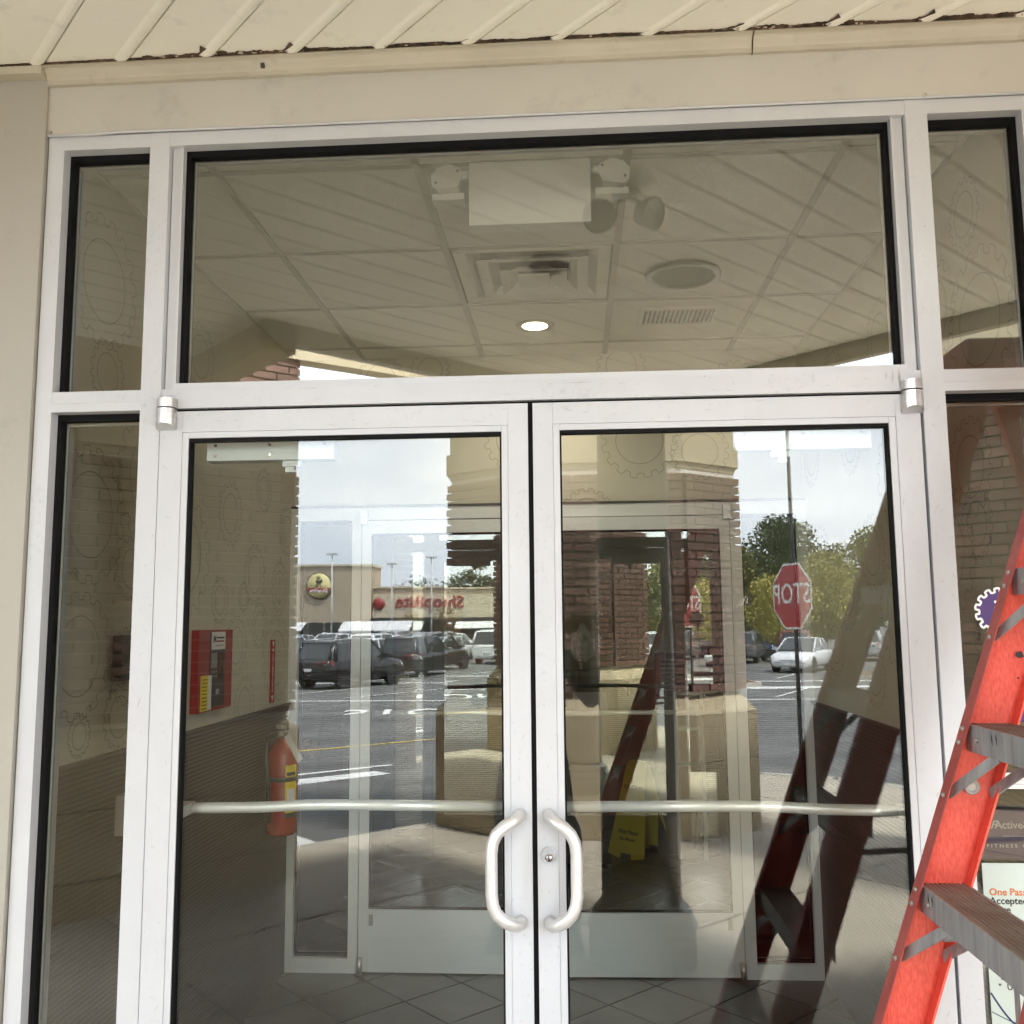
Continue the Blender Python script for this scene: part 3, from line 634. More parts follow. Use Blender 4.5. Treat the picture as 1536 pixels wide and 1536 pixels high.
lw = thing('vestibule_wall', (XL, 1.2, 0), 'left vestibule wall with gear wallpaper over dark ribbed wainscot', 'wall', 'vestibule side walls')
box(XL-.12, XL, .115, YI, 1.232, ZC+.1).build('wallpaper', m_wallp, lw); box(XL-.12, XL+.008, .115, YI, .0, 1.225).build('wainscot_panel', m_wains, lw); box(XL-.12, XL+.016, .115, YI, 1.225, 1.232).build('wainscot_cap', m_darkbox, lw)
gears([(.38, 2.62, .20), (.80, 2.75, .12), (.42, 2.35, .10), (.78, 2.38, .10), (.72, 2.08, .22), (.36, 1.92, .2), (.62, 1.78, .10), (1.02, 1.85, .22), (1.45, 2.05, .13), (1.36, 1.70, .09), (1.75, 1.82, .13), (1.62, 1.72, .06), (2.1, 1.78, .12), (.33, 1.52, .18), (.62, 1.48, .12), (.58, 1.33, .10), (1.55, 1.52, .12), (1.83, 1.60, .10), (2.08, 1.45, .2), (1.66, 1.27, .12), (1.6, 2.45, .16), (1.1, 2.6, .13), (2.0, 2.62, .12), (1.85, 2.2, .1), (.35, 1.30, .06), (2.2, 2.05, .12)], (lambda u, v: (XL, u, v), (1, 0, 0)), lw)
rw = thing('vestibule_wall', (XR, 1.2, 0), 'right vestibule wall with gear wallpaper over dark ribbed wainscot', 'wall', 'vestibule side walls')
box(XR, XR+.12, .115, YI, 1.232, ZC+.1).build('wallpaper', m_wallp, rw); box(XR-.008, XR+.12, .115, YI, .0, 1.225).build('wainscot_panel', m_wains, rw); box(XR-.016, XR+.12, .115, YI, 1.225, 1.232).build('wainscot_cap', m_darkbox, rw)
gears([(.60, 2.52, .16), (.30, 2.40, .20), (.35, 2.72, .10), (.42, 2.02, .14), (.62, 1.80, .20), (.40, 1.86, .10), (1.0, 2.10, .2), (1.3, 1.85, .14), (1.05, 1.62, .20), (1.65, 1.72, .16), (1.5, 2.3, .13), (2.0, 1.9, .12), (1.85, 1.5, .13), (1.35, 1.40, .12), (2.1, 2.35, .14), (.3, 1.5, .16), (1.1, 2.6, .14), (1.7, 2.65, .12)], (lambda u, v: (XR, u, v), (-1, 0, 0)), rw)
iw = thing('vestibule_inner_wall', (0, YI, 2.2), 'gear papered wall strip above the inner doors', 'wall')
box(XL, XR, YI, YI+.12, 2.172, ZC+.1).build('wallpaper', m_wallp, iw)
gears([(.43, 2.48, .185), (.17, 2.12, .13), (-.17, 2.50, .16), (-.60, 2.86, .10), (.35, 2.86, .12), (.72, 2.42, .14), (.9, 2.75, .12), (-.85, 2.82, .12)], (lambda u, v: (u, YI, v), (0, -1, 0)), iw)
# ceiling
cg = thing('suspended_ceiling', (0, 1.2, ZC), 'white tiled suspended ceiling with grey grid inside the vestibule', 'ceiling')
CX = [XL, -.93, -.335, .27, .875, XR]; CYs = [.115, .334, .943, 1.53, 2.10, YI]
for i in range(5):
    for j in range(5):
        if i == 2 and j == 2: continue
        box(CX[i]+.011, CX[i+1]-.011, CYs[j]+.011, CYs[j+1]-.011, ZC+.002, ZC+.018).build('ceiling_tile', m_ctile, cg)
for i, x in enumerate(CX[1:-1]): box(x-.012, x+.012, .115, YI, ZC-.002, ZC+.03).build('grid_bar', m_tbar, cg)
for y in CYs[1:-1]:
    for i in range(5): box(CX[i]+.0125, CX[i+1]-.0125, y-.012, y+.012, ZC-.001, ZC+.03).build('grid_bar', m_tbar, cg)
for a in ((XL, XL+.012, .115, YI), (XR-.012, XR, .115, YI)): box(*a, ZC-.003, ZC+.03).build('wall_angle', m_tbar, cg)
box(XL-.2, XR+.2, .115, YI+.12, ZC+.12, ZC+.2).build('deck', m_greyp, cg)
# diffuser
df = thing('air_diffuser', (-.03, 1.24, ZC), 'square stepped air diffuser in the vestibule ceiling', 'air vent')
def sqring(h0, h1, z0, z1):
    mb = MB(); c = (-.0325, 1.2365)
    A = [(c[0]+sx*h0, c[1]+sy*h0, z0) for sx, sy in ((-1, -1), (1, -1), (1, 1), (-1, 1))]; B = [(c[0]+sx*h1, c[1]+sy*h1, z1) for sx, sy in ((-1, -1), (1, -1), (1, 1), (-1, 1))]
    for i in range(4):
        j = (i+1) % 4; a, b, cc, d = A[i], A[j], B[j], B[i]; t_ = .003
        mb.hexa([a, b, cc, d], [(p[0], p[1], p[2]+t_) for p in (a, b, cc, d)])
    return mb
box(-.323, .258, .955, 1.518, ZC+.06, ZC+.07).build('neck', m_greyp, df)
for h0, h1, z0, z1 in ((.285, .24, ZC+.005, ZC+.004), (.24, .20, ZC+.004, ZC+.045), (.205, .165, ZC-.012, ZC-.004), (.165, .13, ZC-.004, ZC+.03), (.125, .095, ZC-.022, ZC-.014), (.095, .06, ZC-.014, ZC+.015)):
    sqring(h0, h1, z0, z1).build('vane', m_ctile, df)
box(-.0925, .0275, 1.1765, 1.2965, ZC-.018, ZC-.010).build('centre_plate', m_ctile, df)
# downlight, lit
dl = thing('downlight', (-.055, 1.83, ZC), 'small round lit downlight in the vestibule ceiling', 'ceiling light')
MB().lathe([(.058, -.002), (.085, -.003), (.087, .001), (.058, .002)], (-.055, 1.83, ZC), 'Z', 32).build('trim_ring', m_tbar, dl)
MB().lathe([(.0575, -.0025), (.0005, -.0045)], (-.055, 1.83, ZC), 'Z', 28).build('lit_lens', m_lampon, dl)
pl = bpy.data.lights.new('downlight_glow', 'SPOT'); pl.energy = 2.6; pl.color = (1, .90, .74); pl.shadow_soft_size = .05; pl.spot_size = R_(150); pl.spot_blend = .7
plo = bpy.data.objects.new('downlight_glow', pl); COL.objects.link(plo); plo.location = (-.055, 1.83, ZC-.02)
# return grille
gr = thing('return_grille', (.575, 1.73, ZC), 'slatted return air grille in the vestibule ceiling', 'air vent')
mb = MB(); gx0, gx1, gy0, gy1 = .40, .74, 1.63, 1.86
mb.box(gx0, gx1, gy0, gy0+.02, ZC-.008, ZC); mb.box(gx0, gx1, gy1-.02, gy1, ZC-.008, ZC); mb.box(gx0, gx0+.02, gy0+.02, gy1-.02, ZC-.008, ZC); mb.box(gx1-.02, gx1, gy0+.02, gy1-.02, ZC-.008, ZC); mb.build('grille_frame', m_ctile, gr)
box(gx0+.02, gx1-.02, gy0+.02, gy1-.02, ZC-.0015, ZC-.0005).build('duct', m_darkbox, gr)
for k in range(15):
    x = gx0+.03+k*.0195
    s_ = MB(); s_.hexa([(x, gy0+.02, ZC-.008), (x+.012, gy0+.02, ZC-.002), (x+.012, gy1-.02, ZC-.002), (x, gy1-.02, ZC-.008)], [(x, gy0+.02, ZC-.0065), (x+.012, gy0+.02, ZC-.0006), (x+.012, gy1-.02, ZC-.0006), (x, gy1-.02, ZC-.0065)]); s_.build('slat', m_ctile, gr)
# exit sign (back) with emergency lamp heads
ex = thing('exit_sign', (-.008, .35, 2.9), 'blank white back of an emergency sign unit with two lamp heads inside the transom', 'emergency light')
box(-.182, .165, .32, .375, 2.727, 2.915).bevel(.006, 3).build('housing', m_whitep, ex)
for sx in (-1, 1):
    c = -.008+sx*.238
    arm = MB().tube([(c-sx*.06, .345, 2.895), (c-sx*.03, .345, 2.888)], .012, 10); arm.build('lamp_arm', m_whitep, ex)
    h = MB(); pts = [(-.045, -.022), (-.048, .012), (-.030, .034), (.004, .046), (.036, .030), (.046, .014), (.030, -.026), (-.030, -.034)]
    h.hexa([(c-sx*u, .330, 2.876+v) for u, v in pts], [(c-sx*u*.93, .372, 2.876+v*.93) for u, v in pts]); ho = h.bevel(.006, 2).build('lamp_head', m_whitep, ex)
    box(min(c-.050, c+.045), max(c-.050, c+.045), .365, .405, 2.828, 2.848).bevel(.004).build('lamp_lens', m_whitep, ho)
    for u, v in ((-.034, -.012), (.03, .022)): MB().cyl((c-sx*u, .3305, 2.876+v), (c-sx*u, .3275, 2.876+v), .004, n=8).build('screw', m_greyp, ho)

# left wall fittings
cab = thing('alarm_cabinet', (XL+.03, 1.27, 1.43), 'red wall cabinet with white label and yellow card on the left vestibule wall', 'alarm cabinet'); cab.scale = (.5, 1, 1); cab_x = XL+.03
def wl(y0, y1, z0, z1, d0, d1, m, name, par): return box(XL+d0, XL+d1, y0, y1, z0, z1).build(name, m, par)
box(XL+.001, XL+.055, 1.10, 1.435, 1.288, 1.585).bevel(.004).build('cabinet_body', m_red, cab)
wl(1.205, 1.355, 1.30, 1.575, .0555, .058, m_blackp, 'window_panel', cab); lb = wl(1.215, 1.352, 1.512, 1.578, .0585, .060, m_white, 'label_plate', cab)
text('lettering', 'M', .038, m_navy, (XL+.0603, 1.245, 1.55), (0, 1, 0), (0, 0, 1), lb)
for z, y0, y1, m in ((1.553, 1.265, 1.34, m_navy), (1.540, 1.262, 1.338, m_red), (1.524, 1.25, 1.33, m_greyink)): wl(y0, y1, z, z+.006, .0601, .0606, m, 'print_line', lb)
wl(1.215, 1.27, 1.445, 1.50, .0585, .062, m_greyp, 'gauge', cab); wl(1.285, 1.34, 1.40, 1.50, .0585, .060, m_stain, 'gauge', cab)
for y in (1.222, 1.243, 1.264):
    for z in (1.41, 1.428): wl(y, y+.008, z, z+.006, .0585, .0605, m_greyink, 'button', cab)
yc = wl(1.125, 1.19, 1.292, 1.42, .056, .060, m_yel, 'yellow_card', cab); wl(1.192, 1.222, 1.293, 1.419, .058, .062, m_white, 'paper_sheet', cab)
for k in range(9): wl(1.135, 1.18, 1.30+k*.013, 1.303+k*.013, .0601, .0604, m_ink, 'print_line', yc)
wl(1.27, 1.30, 1.345, 1.365, .0585, .0595, m_greyink, 'print_line', cab)
pq = thing('wall_plaque', (XL, .61, 1.51), 'dark square plaque on the left vestibule wall behind the left sidelight', 'plaque')
box(XL+.001, XL+.03, .52, .72, 1.44, 1.575).bevel(.004).build('plaque_body', m_darkbox, pq)
for z, y0, y1 in ((1.53, .60, .70), (1.512, .60, .70), (1.494, .57, .70), (1.476, .56, .69), (1.462, .56, .69)): wl(y0, y1, z, z+.004, .0301, .0306, m_greyp, 'print_line', pq)
ar = thing('arrow_sign', (XL, 2.015, 1.39), 'narrow red vertical arrow sign above the fire extinguisher', 'sign')
box(XL+.001, XL+.004, 1.985, 2.045, 1.252, 1.535).build('sign_plate', m_stop, ar)
for i, ch in enumerate('EXTINGUISHER'): text('lettering', ch, .019, m_white, (XL+.0045, 2.015, 1.465-i*.0145), (0, 1, 0), (0, 0, 1), ar)
text('lettering', 'FIRE', .017, m_white, (XL+.0045, 2.015, 1.488), (0, 1, 0), (0, 0, 1), ar)
MB().hexa([(XL+.0042, 1.998, 1.285), (XL+.0042, 2.032, 1.285), (XL+.0042, 2.015, 1.258)], [(XL+.005, 1.998, 1.285), (XL+.005, 2.032, 1.285), (XL+.005, 2.015, 1.258)]).build('arrow_head', m_white, ar)
MB().hexa([(XL+.0042, 2.0, 1.527), (XL+.0042, 2.03, 1.527), (XL+.0042, 2.015, 1.503)], [(XL+.005, 2.0, 1.527), (XL+.005, 2.03, 1.527), (XL+.005, 2.015, 1.503)]).build('arrow_head', m_white, ar)
# fire extinguisher
ex_x, ex_y = XL+.095, 1.90
fe = thing('fire_extinguisher', (ex_x, ex_y, .70), 'red fire extinguisher with hose and paper tag hanging on the left vestibule wall', 'fire extinguisher')
MB().lathe([(.055, .702), (.066, .712), (.067, .728), (.067, 1.03), (.062, 1.058), (.045, 1.082), (.026, 1.095), (.024, 1.11)], (ex_x, ex_y, 0), 'Z', 32).build('cylinder', m_redp, fe)
v = MB().cyl((ex_x, ex_y, 1.105), (ex_x, ex_y, 1.14), .018, n=14); v.box(ex_x-.012, ex_x+.012, ex_y-.03, ex_y+.03, 1.12, 1.145); v.build('valve', m_chrome, fe)
h = MB(); h.hexa([(ex_x-.01, ex_y-.06, 1.155), (ex_x+.01, ex_y-.06, 1.155), (ex_x+.01, ex_y+.02, 1.145), (ex_x-.01, ex_y+.02, 1.145)], [(ex_x-.012, ex_y-.075, 1.175), (ex_x+.012, ex_y-.075, 1.175), (ex_x+.012, ex_y+.02, 1.152), (ex_x-.012, ex_y+.02, 1.152)]); h.build('lever', m_greyp, fe)
MB().tube([(ex_x-.03, ex_y-.035, 1.13), (ex_x-.055, ex_y-.045, 1.11), (ex_x-.058, ex_y-.055, 1.04), (ex_x-.045, ex_y-.058, .93), (ex_x-.040, ex_y-.060, .76)], [.010, .010, .010, .011, .014], 10).build('hose', m_blackp, fe)
MB().lathe([(.0685, .93), (.0695, .932), (.0695, .948), (.0685, .95)], (ex_x, ex_y, 0), 'Z', 32).build('strap', m_blackp, fe)
def wrap(z0, z1, a0, a1, m, name, r=.0678):
    mb = MB(); N = 8; A = [a0+(a1-a0)*i/N for i in range(N+1)]
    for i in range(N): mb.poly([(ex_x+r*math.cos(A[i]), ex_y+r*math.sin(A[i]), z0), (ex_x+r*math.cos(A[i+1]), ex_y+r*math.sin(A[i+1]), z0), (ex_x+r*math.cos(A[i+1]), ex_y+r*math.sin(A[i+1]), z1), (ex_x+r*math.cos(A[i]), ex_y+r*math.sin(A[i]), z1)])
    return mb.build(name, m, fe)
wrap(.80, 1.0, R_(-62), R_(-15), m_yel, 'yellow_label'); wrap(.81, .90, R_(-55), R_(-22), m_white, 'yellow_label', .0682); wrap(.78, .80, R_(-62), R_(-15), m_ink, 'yellow_label', .0682); wrap(.955, .97, R_(-58), R_(-20), m_ink, 'yellow_label', .0682)
tg = MB(); tg.hexa([(ex_x+.02, ex_y-.05, 1.12), (ex_x+.045, ex_y-.06, 1.135), (ex_x+.11, ex_y-.07, 1.03), (ex_x+.085, ex_y-.06, 1.01)], [(ex_x+.02, ex_y-.052, 1.12), (ex_x+.045, ex_y-.062, 1.135), (ex_x+.11, ex_y-.072, 1.03), (ex_x+.085, ex_y-.062, 1.01)]); tg.build('paper_tag', m_white, fe)
MB().lathe([(.005, -.012), (.04, -.006), (.045, 0), (.0005, .004)], (ex_x+.115, ex_y+.02, 1.06), 'Y', 20).build('discharge_disc', m_stain, fe)
cab.location.x = XL+.0155
ob = thing('outlet_cover', (XL, .64, 1.05), 'pale outlet cover with red side on the left wainscot', 'outlet box')
box(XL+.009, XL+.04, .56, .66, .985, 1.10).bevel(.006).build('cover', m_greyink, ob); box(XL+.009, XL+.055, .664, .74, .97, 1.115).build('red_box', m_redp, ob)
for z in (1.02, 1.065): MB().cyl((XL+.041, .64, z), (XL+.043, .64, z), .003, n=8).build('screw', m_ink, ob)

# ------------------------------------------------------------------ inner storefront and doors
YF = 2.262
inf = thing('inner_door_frame', (-.04, YF+.05, 0), 'white metal frame with narrow sidelights around the inner doors', 'door frame')
ib = lambda n, m, *a: box(*a).bevel(.0015, 1).build(n, m, inf)
ib('jamb', m_inner, XL, XL+.042, YF, YF+.10, 0, 2.168); ib('jamb', m_inner, 1.158, XR, YF, YF+.10, 0, 2.168)
ib('mullion', m_inner, -.975, -.930, YF-.002, YF+.10, 0, 2.1675); ib('mullion', m_inner, .845, .895, YF-.002, YF+.10, 0, 2.1675)
ib('head_rail', m_inner, -.9295, .8445, YF, YF+.10, 2.108, 2.168); ib('head_rail', m_inner, XL+.0425, -.9755, YF, YF+.10, 2.108, 2.168); ib('head_rail', m_inner, .8955, 1.1575, YF, YF+.10, 2.108, 2.168)
ib('sill_rail', m_inner, XL+.0425, -.9755, YF, YF+.10, 0, .065); ib('sill_rail', m_inner, .8955, 1.1575, YF, YF+.10, 0, .065)
ib('head_flashing', m_darkbox, XL, XR, YF-.004, YF+.04, 2.1685, 2.180)
for a, b in ((XL+.0425, -.9755), (.8955, 1.1575)):
    gasket(a, b, .065, 2.108, YF+.03, YF+.06, .010, inf); pane(a+.003, b-.003, .066, 2.107, YF+.042, m_gdark, inf)
m_ = MB(); m_.box(-.931, -.926, YF+.015, YF+.05, .01, 2.105); m_.box(.841, .846, YF+.015, YF+.05, .01, 2.105); m_.box(-.93, .845, YF+.015, YF+.05, 2.102, 2.1085); m_.box(-.05, -.034, YF+.012, YF+.04, .01, 2.1); m_.build('weatherstrip', m_black, inf)
def idoor(xh, xm, rot, label):
    sgn = 1 if xm > xh else -1
    t = thing('inner_door', (xh, YF+.02, 0), label, 'glass door', 'inner vestibule doors')
    def B(a, b, *r): a, b = xh+sgn*a, xh+sgn*b; return box(min(a, b), max(a, b), *r)
    Wd = abs(xm-xh)
    f = lambda n, m, *a: B(*a).bevel(.0012, 1).build(n, m, t)
    f('stile', m_inner, .002, .048, YF, YF+.042, .008, 2.103); f('stile', m_inner, Wd-.048, Wd-.004, YF, YF+.042, .008, 2.103)
    f('top_rail', m_inner, .0485, Wd-.0485, YF, YF+.042, 2.040, 2.103); kr = B(.0485, Wd-.0485, YF-.001, YF+.042, .008, .286).build('kick_plate', m_kick, t)
    m_ = MB(); e = .004
    for a, b, c, d in ((.0486, .054, .287, 2.039), (Wd-.054, Wd-.0486, .287, 2.039)): m_.box(min(xh+sgn*a, xh+sgn*b), max(xh+sgn*a, xh+sgn*b), YF+.004, YF+.03, c, d)
    for c, d in ((.287, .292), (2.031, 2.039)): m_.box(min(xh+sgn*.054, xh+sgn*(Wd-.054)), max(xh+sgn*.054, xh+sgn*(Wd-.054)), YF+.004, YF+.03, c, d)
    m_.build('gasket', m_black, t)
    B(.05, Wd-.05, YF+.016, YF+.022, .288, 2.038).build('glass_pane', m_glass4, t)
    B(-.004, .032, YF-.022, YF-.0025, 2.085, 2.150).build('pivot_hinge', m_alu, t)
    MB().cyl((xh+sgn*.012, YF-.016, .002), (xh+sgn*.012, YF-.016, .075), .013, n=14).build('floor_pivot', m_alu, t)
    B(.052, .072, YF-.006, YF-.0015, .215, .265).build('latch_plate', m_greyp, t)
    MB().tube([(xh+sgn*.05, YF+.09, 1.174), (xh+sgn*(Wd-.04), YF+.09, 1.174)], .0115, 12).build('push_bar', m_bar, t)
    t.rotation_euler.z = rot; return t
idoor(-.928, -.042, 0, 'left inner glass door with grey kick plate'); idoor(.843, -.042, R_(1.5), 'right inner glass door with grey kick plate, slightly ajar')

# ------------------------------------------------------------------ shop beyond the inner doors
bw = thing('shop_wall', (0, 5.3, 0), 'gear papered shop wall with wainscot beyond the inner doors', 'wall')
box(-4.4, 4.4, 5.3, 5.42, 1.235, 3.3).build('wallpaper', m_shopw_dim, bw); box(-4.4, 4.4, 5.29, 5.42, 0, 1.225).build('wainscot_panel', m_wains, bw); box(-4.4, 4.4, 5.28, 5.42, 1.2255, 1.2345).build('wainscot_cap', m_darkbox, bw)
gears([(.05, 1.75, .22), (.45, 1.5, .12), (.75, 1.95, .2), (-.5, 1.6, .16), (.15, 2.2, .14), (-.9, 2.0, .2), (1.2, 1.6, .16), (-1.3, 1.5, .12)], (lambda u, v: (u, 5.3, v), (0, -1, 0)), bw, .007)
for sx in (-1, 1):
    t = thing('shop_side_wall', (sx*4.4, 4, 0), 'plain %s side wall of the shop beyond the vestibule' % ('left' if sx < 0 else 'right'), 'wall')
    box(min(sx*4.4, sx*4.5), max(sx*4.4, sx*4.5), .4, 9.4, 0, 3.3).build('wall_panel', m_plaster, t)
    a = (XL-.121, -4.4) if sx < 0 else (XR+.121, 4.4)
    t2 = thing('shop_front_wall', (sx*2.8, 2.3, 0), 'plain shop wall %s of the vestibule' % ('left' if sx < 0 else 'right'), 'wall')
    box(min(a), max(a), 2.2, 2.32, 0, 3.3).build('wall_panel', m_plaster, t2)
sc_ = box(-4.5, 4.5, 2.43, 9.4, 3.3, 3.4).build('shop_ceiling', m_ctile, None, (0, 5, 3.3)); tag(sc_, 'flat pale ceiling of the shop beyond the vestibule', 'ceiling')
# kiosk with tilted tablet
ki = thing('check_in_kiosk', (.18, 4.2, 0), 'black check in kiosk with tilted tablet screen inside the shop', 'kiosk')
box(.02, .32, 4.15, 4.45, 0, .03).build('base_plate', m_blackp, ki); box(.08, .22, 4.25, 4.38, .03, 1.0).bevel(.01).build('post', m_blackp, ki)
tb = MB().box(-.15, .17, -.012, .012, -.10, .10).bevel(.006); mt_ = Matrix.Translation((.19, 4.18, 1.07)) @ Matrix.Rotation(R_(-38), 4, 'X'); tb.xform(mt_); tbo = tb.build('tablet', m_blackp, ki)
sc2 = MB().box(-.11, .12, -.0145, -.0125, -.07, .07); sc2.xform(mt_); sc2.build('screen', m_greyink, tbo)
box(.02, .33, 4.28, 4.6, .42, 1.0).bevel(.02).build('cabinet', m_blackp, ki)
# purple lectern
le = thing('purple_lectern', (.78, 4.6, 0), 'dark purple sloping lectern with silver stand inside the shop', 'lectern')
MB().hexa([(.66, 4.55, 1.08), (.90, 4.55, 1.08), (.90, 4.80, 1.08), (.66, 4.80, 1.08)], [(.69, 4.62, 1.38), (.90, 4.62, 1.38), (.90, 4.80, 1.38), (.69, 4.80, 1.38)]).build('sloped_top', m_purple2, le)
box(.66, .90, 4.56, 4.82, .0, 1.07).build('body', m_blackp, le)
for k in range(8): box(.70, .86, 4.545, 4.552, 1.12+k*.03, 1.128+k*.03).build('print_line', m_greyp, le)
tv = thing('display_stand', (.88, 4.45, 0), 'tall silver framed display stand beside the purple lectern', 'display stand')
for x in (.775, .955): box(x, x+.022, 4.40, 4.43, 0, 1.12).build('upright', m_closer, tv)
for z in (1.098, .86, .62, .38): box(.797, .955, 4.402, 4.428, z, z+.02).build('shelf_bar', m_closer, tv)
for z0, z1 in ((.88, 1.098), (.64, .86), (.40, .62)): box(.80, .952, 4.42, 4.426, z0, z1-.002).build('dark_panel', m_blackp, tv)
# coat stand / purple chair silhouette
ch = thing('purple_chair', (1.0, 5.0, 0), 'dark purple high backed chair behind the display stand', 'chair')
MB().box(.98, 1.26, 4.98, 5.06, 1.02, 1.42).bevel(.06, 3).build('backrest', m_purple2, ch); MB().box(.92, 1.34, 4.62, 5.06, .86, .95).bevel(.03, 2).build('seat', m_blackp, ch)
for x in (.95, 1.31):
    for y in (4.66, 5.02): MB().cyl((x, y, 0), (x, y, .86), .016, n=10).build('leg', m_blackp, ch)
# plastic bag
bg_ = MB()
for i in range(1):
    bmesh.ops.create_icosphere(bg_.bm, subdivisions=3, radius=.095)
    for v_ in bg_.bm.verts:
        a = rnd.uniform(.86, 1.12); v_.co = Vector((v_.co.x*a, v_.co.y*a*.7, v_.co.z*1.25*a+(.05 if v_.co.z > .09 else 0)))
bg_.xform(Matrix.Translation((.16, 5.1, 1.42))); tag(bg_.build('plastic_bag', m_white, None, (.16, 5.1, 1.42)), 'white crumpled plastic bag on top of the wainscot shelf inside the shop', 'plastic bag')
sb = thing('wainscot_shelf', (.1, 5.15, 1.2), 'dark narrow shelf along the shop wall under the plastic bag', 'shelf'); box(-.6, .6, 5.0, 5.275, 1.2, 1.235).build('shelf_board', m_darkbox, sb)
for x in (-.5, .5): MB().hexa([(x, 5.02, 1.199), (x, 5.27, 1.199), (x, 5.27, 1.03)], [(x+.02, 5.02, 1.199), (x+.02, 5.27, 1.199), (x+.02, 5.27, 1.03)]).build('bracket', m_darkbox, sb)
# wet floor sign
wf = thing('wet_floor_sign', (.53, 4.55, 0), 'yellow folding wet floor sign standing beyond the inner doors', 'floor sign', None, R_(-40))
def wfp(sgn):
    mb = MB(); a = [(-.15, .02), (-.05, .0), (-.045, .035), (.045, .035), (.05, 0), (.15, .02), (.085, .60), (.05, .635), (-.05, .635), (-.085, .60)]
    def F(u, v, d): return (.53+u*1.0, 4.55+sgn*(.16-.16*v/.635+.004)+d, v)
    return mb.hexa([F(u, v, 0) for u, v in a], [F(u, v, .012*sgn) for u, v in a])
pa = wfp(-1).build('front_panel', m_yel, wf); wfp(1).build('rear_panel', m_yel, wf)
dirv = Vector((0, .16, .635)).normalized()
for tx, z, s in (('CAUTION', .46, .035), ('Wet Floor', .17, .04), ('Piso Mojado', .125, .026)): text('lettering', tx, s, m_ink, (.53, 4.55-(.16-.16*z/.635+.018), z), (1, 0, 0), dirv, pa)
MB().hexa([(.49, 4.47, .27), (.57, 4.47, .27), (.53, 4.49, .36)], [(.49, 4.462, .27), (.57, 4.462, .27), (.53, 4.482, .36)]).build('warning_mark', m_ink, pa)

# ------------------------------------------------------------------ posters and decals on the right sidelight (inside face)
def panel(name, x0, x1, z0, z1, m, label, cat, y=.0535, th=.002):
    t = thing(name, ((x0+x1)/2, y, z0), label, cat); box(x0, x1, y, y+th, z0, z1).build('sheet', m, t); return t
YP = .0532
p1 = panel('purple_poster', 1.006, 1.185, 1.058, 1.168, m_purple2, 'dark purple fitness poster with grey lettering taped in the right sidelight', 'poster')
text('lettering', 'Active&Fit', .024, m_greyink, (1.047, YP-.0005, 1.134), (1, 0, 0), (0, 0, 1), p1, .0003, 'LEFT'); text('lettering', 'F I T N E S S   C E N T E R', .0105, m_greyink, (1.026, YP-.0005, 1.088), (1, 0, 0), (0, 0, 1), p1, .0003, 'LEFT', 1.25)
text('lettering', 'AF', .026, m_greyink, (1.022, YP-.0005, 1.134), (1, 0, .0), (.35, 0, 1), p1, .0003, 'LEFT'); box(1.064, 1.18, YP-.001, YP, 1.109, 1.1105).build('rule_line', m_greyink, p1)
YO = .0414
p2 = panel('paper_poster', 1.008, 1.185, .56, 1.053, m_paper, 'pale green paper poster reading One Pass Accepted Here in the right sidelight', 'poster', .0416)
for tx, s, z, m, x in (('One Pass', .0215, .990, m_orange, 1.020), ('Accepted', .0215, .971, m_ink, 1.020), ('Here', .0215, .952, m_ink, 1.020), ('At', .030, .812, m_ink, 1.034), ('United', .018, .787, m_ink, 1.045), ('"', .018, .787, m_ink, 1.027)): text('lettering', tx, s, m, (x, YO-.0005, z), (1, 0, 0), (0, 0, 1), p2, .0003, 'LEFT')
for k in range(3): box(1.06, 1.18, YO-.0008, YO, .928-k*.009, .931-k*.009).build('print_line', m_greyink, p2)
sw_ = MB(); sw_.line([(1.009+.10*t, YO, .775-.075*math.sin(t*2.2)) for t in [i/20 for i in range(21)]], .004, .0004, (0, -1, 0), False); sw_.line([(1.009+.17*t, YO, .735-.03*math.sin(t*3)) for t in [i/20 for i in range(21)]], .002, .0004, (0, -1, 0), False); sw_.build('swoosh', m_navy, p2)
p3 = panel('white_notice', 1.048, 1.185, 1.216, 1.252, m_white, 'white notice strip above the purple poster in the right sidelight', 'notice', .0416)
for k in range(2): box(1.075, 1.18, YO-.0008, YO, 1.226+k*.009, 1.2275+k*.009).build('print_line', m_greyink, p3)
p4 = panel('purple_hours_poster', 1.108, 1.187, 1.365, 1.44, m_purple, 'small bright purple poster beside the ladder in the right sidelight', 'poster', .0416)
gs = thing('gear_sticker', (1.084, YO, 1.618), 'purple gear shaped sticker with white outline in the right sidelight', 'sticker')
GP_ = gear_pts(.0535, 14, .17); 
MB().hexa([(1.084+u, YO-.0004, 1.618+v) for u, v in GP_], [(1.084+u, YO+.0012, 1.618+v) for u, v in GP_]).build('purple_face', m_purple, gs)
MB().line([(1.084+u, YO-.0006, 1.618+v) for u, v in GP_], .0052, .0004, (0, -1, 0)).build('white_outline', m_white, gs, recalc=False)
for z, wd in ((1.637, .018), (1.622, .02), (1.598, .026)): box(1.084-wd/2, 1.084+wd, YO-.001, YO-.0005, z, z+.006).build('print_line', m_white, gs)

